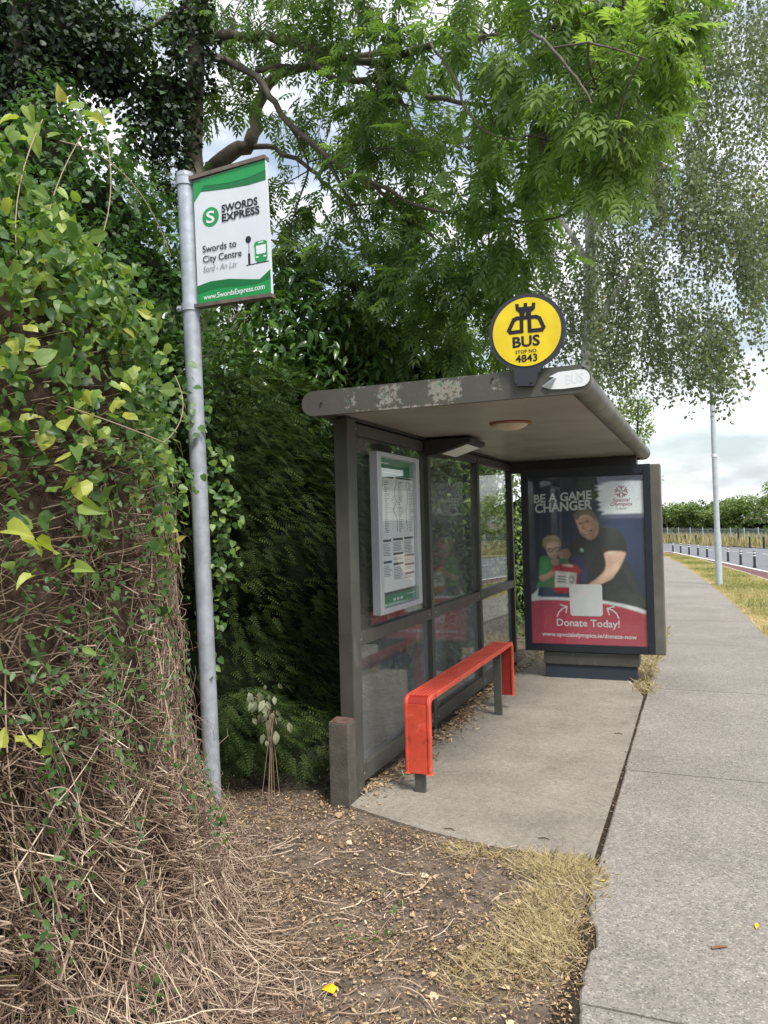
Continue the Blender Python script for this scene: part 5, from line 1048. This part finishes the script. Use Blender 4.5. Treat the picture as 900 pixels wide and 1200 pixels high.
# ------------------------------------------------------------------ weeping birch beyond the shelter
bb0 = at(689, 425, 11.0)
BT = tag(empty('birch_tree', (bb0[0]-.1, bb0[1], 0)), 'white barked birch with fine weeping leaves behind the shelter at the right', 'tree')
bl = [at(684, 470, 11), at(688, 425, 11), at(690, 370, 11), at(692, 300, 11), at(690, 215, 11), at(694, 120, 11), at(705, 0, 11), at(720, -150, 11), at(730, -330, 11.2)]; g0 = np.array([bl[0][0], bl[0][1], terr(bl[0][1])-.1])
MB().tube([g0, (g0+bl[0])/2+np.array([.03, 0, 0])]+bl, [.11, .10, .085, .082, .078, .072, .066, .06, .05, .04, .02], 14).build('trunk', M['bbark'], BT, True)
BL = [[(690, 400, 11, .05), (705, 370, 10.8, .045), (728, 335, 10.6, .035), (760, 290, 10.4, .022), (800, 230, 10.2, .01)], [(692, 330, 11, .05), (680, 290, 11, .04), (640, 240, 11, .025), (600, 210, 11, .01)], [(692, 260, 11, .045), (740, 200, 10.6, .035), (800, 200, 10.2, .025), (870, 225, 9.8, .012)], [(694, 150, 11, .05), (750, 90, 10.6, .04), (830, 80, 10.2, .025), (920, 110, 9.8, .01)], [(700, 40, 11, .045), (760, -40, 10.6, .035), (860, -60, 10.2, .02), (960, -10, 9.8, .01)], [(705, 0, 11, .04), (660, -80, 11.2, .03), (600, -110, 11.4, .012)], [(715, -120, 11, .04), (790, -180, 10.8, .025), (880, -190, 10.4, .01)], [(850, 230, 10, .012), (880, 205, 9.9, .01), (905, 185, 9.8, .006)]]
bpts = []
for c in BL: p, r = curve_pts(c); bpts.append(p); MB().tube(p, r, 7).build('limb', M['bbark'], BT, True)
Ps, Ds, Tw = [], [], []
def strands(n, x0, x1, y0, y1, d0, d1, lo, hi, limit):
    for i in range(n):
        px_, py_, dd_ = rng.uniform(x0, x1), rng.uniform(y0, y1), rng.uniform(d0, d1); p = at(px_, py_, dd_); ln = rng.uniform(lo, hi)
        zb = at(px_, limit+rng.normal(0, 18), dd_)[2]; ln = min(ln, p[2]-zb)
        if ln < .12: continue
        if fbm(np.array(px_/62.), np.array(py_/62.), 91) < -.52+.25*rng.random(): continue
        k = 6; sw_ = np.append(rng.normal(0, .10, 2), 0); t = np.linspace(0, 1, k)[:, None]; P = p+np.array([0, 0, -1.0])*ln*t+sw_*(t**2)+rng.normal(0, .012, (k, 3)); Tw.append(P)
        m = max(int(ln/.0175), 4); u = rng.random(m)*(k-1); i0 = np.minimum(u.astype(int), k-2); q = P[i0]+(P[i0+1]-P[i0])*(u-i0)[:, None]; Ps.append(q+rng.normal(0, .05, (m, 3)))
strands(330, 640, 910, -120, 120, 9.6, 12, .5, 1.6, 400); strands(300, 690, 900, 80, 320, 9.4, 11.5, .5, 1.5, 470); strands(210, 620, 780, 180, 400, 10.4, 12.5, .4, 1.2, 490)
strands(150, 790, 905, 200, 380, 9.0, 10.2, .5, 1.4, 465); strands(70, 800, 860, 330, 420, 9.0, 9.8, .4, 1.0, 488); strands(60, 870, 930, 280, 380, 9, 9.8, .3, 1.0, 420); strands(260, 570, 720, 100, 400, 11.2, 13, .5, 1.2, 470); strands(160, 680, 800, 250, 420, 10, 12, .4, 1.1, 500); strands(140, 760, 905, -20, 200, 9.4, 11, .5, 1.5, 420); strands(120, 640, 960, -330, -100, 9.6, 12, .6, 1.6, 300)
P = np.concatenate(Ps); n = len(P); tb, fb = kite(.36, .05, .05)
V, L, T = inst(tb, fb, P, frames(norm(rdir(n)*.8+np.array([0, 0, -.8])), rdir(n)), rng.uniform(.036, .070, n)); tag(big('crown', V, L, T, M['birch'], BT, var=np.repeat(np.clip(rng.beta(2, 2, n)*.93+(rng.random(n) > .996)*.5, 0, .999), 4)), kind='stuff')
Pk = np.stack(Tw); V, L, T = tubesN(Pk, np.full(Pk.shape[:2], .0022)*np.linspace(1.2, .6, 6)[None], 3); tag(big('twigs', V, L, T, M['bark'], BT), kind='stuff')

# young bright tree just past the advertising panel
YT = tag(empty('young_tree', (-1.7, 15.2, terr(15.2))), 'small bright lime green tree just behind the poster cabinet', 'tree')
c0 = at(748, 470, 15.5); MB().tube([(c0[0]-.2, c0[1], terr(c0[1])-.05), (c0[0]-.15, c0[1], 1.5), c0], [.05, .04, .015], 8).build('trunk', M['bark'], YT, True)
cl_ = [(at(*q[:3]), q[3], q[4], 1.0) for q in ((742, 478, 15.5, .36, 420), (755, 500, 15.5, .25, 240), (735, 450, 15.6, .28, 260), (748, 520, 15.4, .22, 170), (720, 490, 15.8, .5, 420), (700, 520, 15.8, .5, 300), (757, 475, 15.4, .18, 90), (770, 560, 15.6, .10, 24))]
P, R_, S_, V_ = leafy(YT, cl_, tl_, fl_, (.05, .09), M['lime'], (0, 1), shell=.2); V, L, T = inst(*kite(.28), P, R_, S_); tag(big('crown', V, L, T, M['lime'], YT, var=np.repeat(V_, 4)), kind='stuff')
# shrub filling the gap behind the far end of the shelter
EB = tag(empty('end_shrub', (-3.0, 10.5, 0)), 'leafy green shrub seen through the last glass pane of the shelter', 'shrub')
cl_ = [(np.array([-2.6+.25*math.sin(y*2), y, z]), .6, 420, 1.0) for y in (9.4, 10.2, 11.0, 12.0, 13.0) for z in (.5, 1.2, 1.9)]
P, R_, S_, V_ = leafy(EB, cl_, tl_, fl_, (.05, .085), M['far'], (0, .8), shell=.5); V, L, T = inst(*kite(.3), P, R_, S_); tag(big('foliage', V, L, T, M['far'], EB, var=np.repeat(V_, 4)), kind='stuff')
for i, y in enumerate((9.6, 10.8, 12.2, 13.2)): blob('inner_mass', (-3.0, y, 1.0), .6, M['core'], EB, i+60, (.8, 1, 1.5))

# ------------------------------------------------------------------ trees across the road
FT = [(781, 600, 92, 2.2, 1.5), (797, 604, 88, 2.0, 1.3), (812, 602, 86, 2.1, 1.4), (829, 600, 84, 2.1, 1.6), (848, 598, 82, 2.5, 1.8), (866, 595, 80, 2.5, 1.9), (884, 592, 78, 2.6, 2.1), (903, 584, 76, 2.8, 2.6), (930, 580, 74, 2.8, 2.6), (965, 578, 70, 2.8, 2.6), (770, 600, 94, 2.2, 1.6), (755, 600, 96, 2.2, 1.6), (1010, 575, 64, 2.8, 2.6), (1060, 570, 58, 3.0, 2.8)]
FN = ['next to the poster cabinet', 'second from the poster cabinet', 'third from the poster cabinet', 'just left of the lamp column', 'just right of the street lamp column', 'second to the right of the lamp column', 'third to the right of the lamp column', 'tallest, at the right edge of the picture', 'first beyond the right edge', 'second beyond the right edge', 'behind the poster cabinet, right one', 'behind the poster cabinet, left one', 'third beyond the right edge', 'fourth beyond the right edge']
tq_, fq_ = kite(.42, .1, .1)
for (px_, py_, d_, rx, rz), nm in zip(FT, FN):
    c = at(px_, py_, d_); g = float(terr(c[1])); t_ = tag(empty('roadside_tree', (c[0], c[1], g)), 'rounded green tree across the road, ' + nm, 'tree', 'trees across the road')
    MB().tube([(c[0]+.1, c[1], g-.1), (c[0], c[1], (g+c[2])/2), (c[0]-.1, c[1], c[2])], [.13, .10, .05], 7).build('trunk', M['bark'], t_, True)
    cc = [(c+rng.normal(0, 1, 3)*np.array([rx*.45, rx*.45, rz*.32]), rx*rng.uniform(.28, .45), 130, .8) for k in range(12)]
    P, R_, S_, V_ = leafy(t_, cc, tq_, fq_, (.16, .32), M['far'], (0, 1), shell=.3); V, L, T = inst(tq_, fq_, P, R_, S_); tag(big('crown', V, L, T, M['far'], t_, var=np.repeat(np.clip(V_*.7+.3*rng.random(), 0, 1), 4)), kind='stuff')
FH = tag(empty('field_hedge', (2, 108, terr(108))), 'low green hedge running behind the row of trees across the road', 'hedge')
cc = [(np.array([x, 108-(x+10)*1.5+rng.normal(0, .4), terr(100)+rng.uniform(.5, 1.9)]), rng.uniform(1.0, 1.5), 110, .85) for x in np.arange(-24, 34, .9)]
P, R_, S_, V_ = leafy(FH, cc, tq_, fq_, (.25, .5), M['far'], (0, .8), shell=.3); V, L, T = inst(tq_, fq_, P, R_, S_); tag(big('foliage', V, L, T, M['far'], FH, var=np.repeat(V_, 4)), kind='stuff')
for i, x in enumerate(np.arange(-24, 34, 1.3)): blob('inner_mass', (x+.3, 109-(x+10)*1.5, terr(100)+.7), 1.15, M['core'], FH, i)
# long pale grass behind the far kerb
n = 9000; u = rng.random(n)*cum[-1]; gx_, gy_ = np.interp(u, cum, fp[:, 0]), np.interp(u, cum, fp[:, 1]); o_ = rng.uniform(-3.2, 9, n); gx_ += o_*.9; gy_ += o_*.35
P = np.stack([gx_, gy_, terr(gy_)+.01], -1); d = norm(rdir(n)*.25+np.array([0, 0, 1])); tg, fg = [(-.09, 0, 0), (.09, 0, 0), (.05, .6, .04), (0, 1, .12), (-.05, .6, .04)], [(0, 1, 2, 3, 4)]
V, L, T = inst(tg, fg, P, frames(d, rdir(n)), rng.uniform(.4, .95, n)); tag(big('long_grass', V, L, T, M['hay'], var=np.repeat(rng.random(n), 5)), 'long pale dry grass along the far fence', 'grass', kind='stuff')

# ------------------------------------------------------------------ grass blades, litter, weeds
tg2, fg2 = [(-.03, 0, 0), (.03, 0, 0), (.02, .55, .08), (0, 1, .28), (-.02, .55, .08)], [(0, 1, 2, 3, 4)]
def blades(name, n, X, Y, Z, size, mt, vr, label, lean=.6, wd=1.0, lying=.6):
    P = np.stack([X, Y, Z], -1); m = len(P); d = norm(rdir(m)*lean+np.array([0, 0, .8])); fl_m = rng.random(m) < lying; d[fl_m, 2] = np.abs(d[fl_m, 2])*.18+.05; P[:, 2] += fl_m*rng.random(m)*.018; nrm = rdir(m); nrm[fl_m] = norm(nrm[fl_m]*.35+np.array([0, 0, 1.0])); S = rng.uniform(size[0], size[1], m); V, L, T = inst(tg2, fg2, P, frames(norm(d), nrm), np.stack([S*wd, S, S], -1))
    return tag(big(name, V, L, T, mt, var=np.repeat(np.clip(vr, 0, .999), 5)), label, 'grass', kind='stuff')
# dry tuft between the bare soil and the path
n = 60000; X = rng.uniform(-1.45, -.40, n); Y = rng.uniform(1.9, 3.75, n); dn_ = fbm(X*4, Y*4, 31)*.30+1.0*np.exp(-(((X+.63-.12*(Y-3))/.24)**2))*np.clip((3.75-Y)/.2, 0, 1)+.6*np.exp(-((Y-3.55)/.14)**2)*(X > -1.35)-.25; lim = np.where(Y > 3.55, -.5, -.44+.08*np.clip((3.1-Y)/.6, 0, 1))
edge = np.interp(X, [-1.64, -1.33, -.94, -.5], [3.86, 3.70, 3.62, 3.66]); k = (np.clip((dn_-.15)/.85, 0, 1)**1.6*np.clip((Y-2.35)/.55, .10, 1) > rng.random(n)) & (Y < edge+.03*rng.normal(size=n)) & (X < lim+.02*rng.normal(size=n))
blades('dry_grass', 0, X[k], Y[k], 0*X[k], (.018, .07), M['dry'], np.clip(rng.beta(2, 1.5, k.sum()), 0, 1), 'straw coloured dry grass between the bare soil and the path', lean=1.9, wd=.34, lying=.78)
# dry strip between the pad and the path behind, round the plinth
n = 2600; X = rng.uniform(-.62, -.36, n); Y = rng.uniform(7.2, 12, n); k = X < -.44-.05*fbm(Y*4, Y*0, 2)
blades('dry_grass', 0, X[k], Y[k], terr(Y[k])+.01, (.03, .09), M['dry'], rng.random(k.sum()), 'dry grass round the plinth at the path edge behind the poster cabinet', lean=1.3, wd=.8)
n = 1500; X = rng.uniform(-1.85, -.5, n); Y = rng.uniform(8.2, 10.5, n); blades('dry_grass', 0, X, Y, 0*X, (.04, .12), M['dry'], rng.random(n), 'dry grass on the ground behind the poster cabinet', lean=1.1)
# verge turf
n = 52000; t = rng.random(n)**1.5; Y = 8+t*44; xa, xb = resample(PR, Y), resample(VF, Y); fr_ = rng.random(n); X = xa+(xb-xa)*fr_; edge_ = np.minimum(fr_, 1-fr_)*(xb-xa)
vv = np.clip(.35+.3*fbm(X*1.2, Y*.6, 14)+.45*np.exp(-edge_/.18)+rng.normal(0, .14, n), 0, 1)
blades('verge_blades', 0, X, Y, terr(Y)+.01, (.03, .09), M['vgrass'], vv, 'short patchy green and yellow turf on the verge right of the path', lean=.9, wd=1.6, lying=.6)
# leaf litter, chips and straw on bare soil
def litter(name, X, Y, Z, size, label, vr, w=(.10, .5), lift=.5):
    n = len(X); P = np.stack([X, Y, Z], -1); d = rdir(n); d[:, 2] *= .25; d = norm(d); nr = norm(rdir(n)*lift+np.array([0, 0, 1])); S = rng.uniform(size[0], size[1], n); W = S*rng.uniform(w[0], w[1], n)*2
    tv, tf = [(-.3, 0, 0), (.3, .05, .02), (.34, .55, .10), (.05, 1, .04), (-.3, .5, .06)], [(0, 1, 2, 3, 4)]
    V, L, T = inst(tv, tf, P, frames(d, nr), np.stack([W, S, S], -1)); return tag(big(name, V, L, T, M['litter'], var=np.repeat(np.clip(vr, 0, 1), 5)), label, 'litter', kind='stuff')
n = 90000; Y = rng.uniform(1.2, 4.6, n); ex_ = np.interp(Y, EY, EX); X = ex_-.2+(-.42-ex_+.2)*rng.random(n); k = (Y < np.interp(X, [-1.95, -1.64, -1.33, -.94, -.5], [4.6, 3.9, 3.72, 3.64, 3.68])) & (rng.random(n) < .28+.6*np.clip(.5+fbm(X*3.2, Y*3.2, 77), 0, 1)+.35*np.exp(-(X-ex_)/.3))
X, Y = X[k], Y[k]; litter('leaf_litter', X, Y, rng.random(len(X))*.012, (.004, .021), 'brown leaf litter and plant scraps on the bare soil', rng.beta(1.5, 1.7, len(X)), (.08, .42))
n = 2600; Y = rng.uniform(4.05, 8.2, n); X = -1.88+np.abs(rng.normal(0, .085, n))+.04*fbm(Y*3, Y*0, 3); litter('leaf_litter', X, Y, .012+rng.random(n)*.035, (.012, .05), 'dry leaf litter blown along the foot of the glass wall', rng.beta(2, 1.6, n), (.08, .3), .9)
n = 420; X = rng.uniform(-1.7, .7, n); Y = rng.uniform(2.0, 8, n); litter('path_scraps', X, Y, 0*X+.0155, (.004, .014), 'tiny plant scraps scattered over the pad and path', rng.random(n), (.1, .4), .1)
n = 500; X = -.50+rng.normal(0, .014, n); Y = rng.uniform(3.6, 7.4, n); litter('joint_scraps', X, Y, 0*X+.008, (.006, .02), 'dark debris packed into the joint beside the path', rng.random(n)*.5, (.1, .5), .5)
n = 260; Y = rng.uniform(1.5, 3.9, n); ex_ = np.interp(Y, EY, EX); X = ex_+(-.5-ex_)*rng.random(n); ok = (Y < 3.58) | (X < -1.7); X, Y = X[ok], Y[ok]; litter('dead_leaves', X, Y, .004+0*X, (.018, .046), 'curled dead leaves and pale scraps scattered on the bare soil', rng.beta(1.6, 1.2, len(X)), (.3, .6), .7)
# loose sticks on the soil
n = 1300; Y = rng.uniform(1.3, 4.0, n); ex_ = np.interp(Y, EY, EX); X = ex_+(-.55-ex_)*rng.beta(1.0, 1.8, n); ok = Y < 3.6; X, Y = X[ok], Y[ok]; n = len(X)
d = rdir(n); d[:, 2] *= .12; d = norm(d); ln = .02+.20*rng.random(n)**3; t = np.linspace(0, 1, 5); cv = rdir(n)*.12; Pk = np.stack([X, Y, 0*X+.012], -1)[:, None]+d[:, None]*(ln[:, None]*t[None])[..., None]+cv[:, None]*(ln[:, None]*np.sin(math.pi*t)[None])[..., None]; Pk[:, :, 2] = np.clip(Pk[:, :, 2], .006, .06)
V, L, T = tubesN(Pk, (.0006+.0028*rng.random(n)**3)[:, None]*np.linspace(1, .6, 5)[None], 5); tag(big('loose_sticks', V, L, T, M['twig'], var=np.repeat(rng.beta(2.5, 1.6, n), 25)), 'loose dry sticks lying on the bare soil', 'sticks', kind='stuff')
# small weeds
def weed(px_, py_, z, n, sz, mt, label, vr, name='weed', spread=.06, ht=.1):
    d_ = ray(px_, py_); tt = (z-CH)/d_[2]; c = O3+d_*tt; w_ = tag(empty(name, c), label, 'plant'); q = c+np.stack([rng.normal(0, spread, n), rng.normal(0, spread, n), rng.uniform(.02, ht, n)], -1)
    st_ = np.stack([np.stack([c+0*p, (c+p)/2+np.array([0, 0, .01]), p]) for p in q]); V, L, T = tubesN(st_, np.full((n, 3), .0012), 4); tag(big('stems', V, L, T, M['twig'], w_, var=np.full(len(V), .6)), kind='stuff')
    P = np.repeat(q, 4, axis=0)+rng.normal(0, .015, (4*n, 3)); V, L, T = inst(tk, fk, P, frames(norm(rdir(4*n)+np.array([0, 0, .1])), norm(rdir(4*n)*.5+np.array([.2, -.5, .8]))), rng.uniform(sz[0], sz[1], 4*n)); tag(big('leaves', V, L, T, mt, w_, var=np.repeat(rng.uniform(vr[0], vr[1], 4*n), len(tk))), kind='stuff')
weed(440, 1100, .0, 6, (.012, .028), M['mid'], 'small green weed in the middle of the bare soil', (.4, .9))
weed(434, 915, .0, 6, (.015, .032), M['mid'], 'green weed at the foot of the post stub', (.4, .9), ht=.14, spread=.04)
weed(240, 1165, .0, 6, (.02, .04), M['ivy'], 'dark green weed at the foot of the bramble bank', (.5, 1), spread=.05)
weed(418, 930, .0, 12, (.012, .026), M['pale'], 'pale dried weed climbing the corner of the post stub', (0, 1), spread=.025, ht=.30)
weed(488, 912, .03, 4, (.015, .03), M['mid'], 'little weed beside the near leg of the red bench', (.5, .9), spread=.03, ht=.06)
for q, lb in (((285, 905), 'low ivy at the foot of the dark hedge right of the pole'), ((330, 915), 'low ivy under the pale sapling'), ((372, 918), 'low ivy beside the post stub')):
    weed(q[0], q[1], 0.0, 16, (.016, .034), M['mid'], lb, (.1, .8), spread=.11, ht=.12)
GS = at(318, 838, 4.35); PL_ = tag(empty('pale_sapling', (GS[0], GS[1], 0)), 'grey-green sapling with pale limp leaves in front of the dark conifer hedge', 'plant')
st_ = []
for k in range(7): e = GS+np.array([rng.normal(0, .07), rng.normal(0, .05), rng.uniform(-.14, .12)]); b = np.array([GS[0]+rng.normal(0, .05), GS[1]+rng.normal(0, .05), .0]); st_.append(np.stack([b, b*.4+GS*.6, GS*.5+e*.5+np.array([0, 0, .03]), e]))
V, L, T = tubesN(np.stack(st_), np.full((7, 4), .0018), 5); tag(big('stems', V, L, T, M['twig'], PL_, var=np.full(len(V), .4)), kind='stuff')
P = np.concatenate([s[-1]+rng.normal(0, .03, (6, 3)) for s in st_]); R_ = frames(norm(rdir(len(P))*.5+np.array([0, -.1, -.8])), norm(rdir(len(P))*.4+np.array([.3, -.9, .2])))
for i in range(len(P)):
    tvv = inst(tL, fL, P[i:i+1], R_[i:i+1]@np.diag([1.5, 1, 1]), np.array([rng.uniform(.035, .075)]))[0]; obj('leaf', tvv, fL, M['pale'], PL_, var=np.full(len(tL), rng.random()))

# ------------------------------------------------------------------ small things on the ground
def gpt(px_, py_, z=.0): d_ = ray(px_, py_); return O3+d_*((z-CH)/d_[2])
c = gpt(386, 1160, .012); tag(obj('wrapper', [c+np.array(q) for q in ((-.024, -.012, .004), (.022, -.015, 0), (.025, .010, .008), (.002, .016, .014), (-.022, .013, .003), (0, 0, .012))], [(0, 1, 5), (1, 2, 5), (2, 3, 5), (3, 4, 5), (4, 0, 5)], flat('wrapper_yellow', (222, 178, 30), .35)), 'crumpled yellow wrapper lying on the bare soil', 'wrapper')
YL = flat('yellow_leaf', (226, 190, 40), .6)
for (px_, py_, z, s, lab) in ((887, 1086, .014, .03, 'yellow fallen leaf on the path at the right edge'), (680, 1018, .012, .03, 'yellow fallen leaf where the dry grass meets the path joint'), (707, 1033, .014, .022, 'pale yellow leaf on the path edge beside the dry grass')):
    c = gpt(px_, py_, z); a = rng.uniform(0, 6); ca, sa = math.cos(a), math.sin(a); tag(obj('fallen_leaf', [c+np.array([(x*ca-y*sa)*s*1.6, (x*sa+y*ca)*s*1.6, max(zz, 0)*s*2+.003]) for x, y, zz in np.array(tL)-[0, .5, 0]], fL, YL), lab, 'leaf', 'yellow leaves')
a, b = gpt(834, 1111, .018), gpt(852, 1109, .018); tag(MB().tube([a, (a+b)/2+np.array([0, 0, .003]), b], [.005, .006, .004], 7).build('stick', mat('stick_brown', (.20, .11, .06), .8)), 'short brown stick lying on the path', 'stick')
for (px_, py_, lab) in ((638, 983, 'small dark twig on the concrete pad near its front edge'), (527, 972, 'thin twig on the concrete pad beside the dry grass'), (725, 860, 'little dark scrap of bark on the path joint')):
    c = gpt(px_, py_, .014); tag(MB().tube([c+np.array([-.03, 0, 0]), c+np.array([0, .008, .004]), c+np.array([.028, -.006, .001])], [.002, .003, .0015], 5).build('twig', mat('twig_dark', (.05, .035, .025), .9)), lab, 'twig')
for o in list(bpy.data.objects):
    if o.name.startswith('Cube'): bpy.data.objects.remove(o)
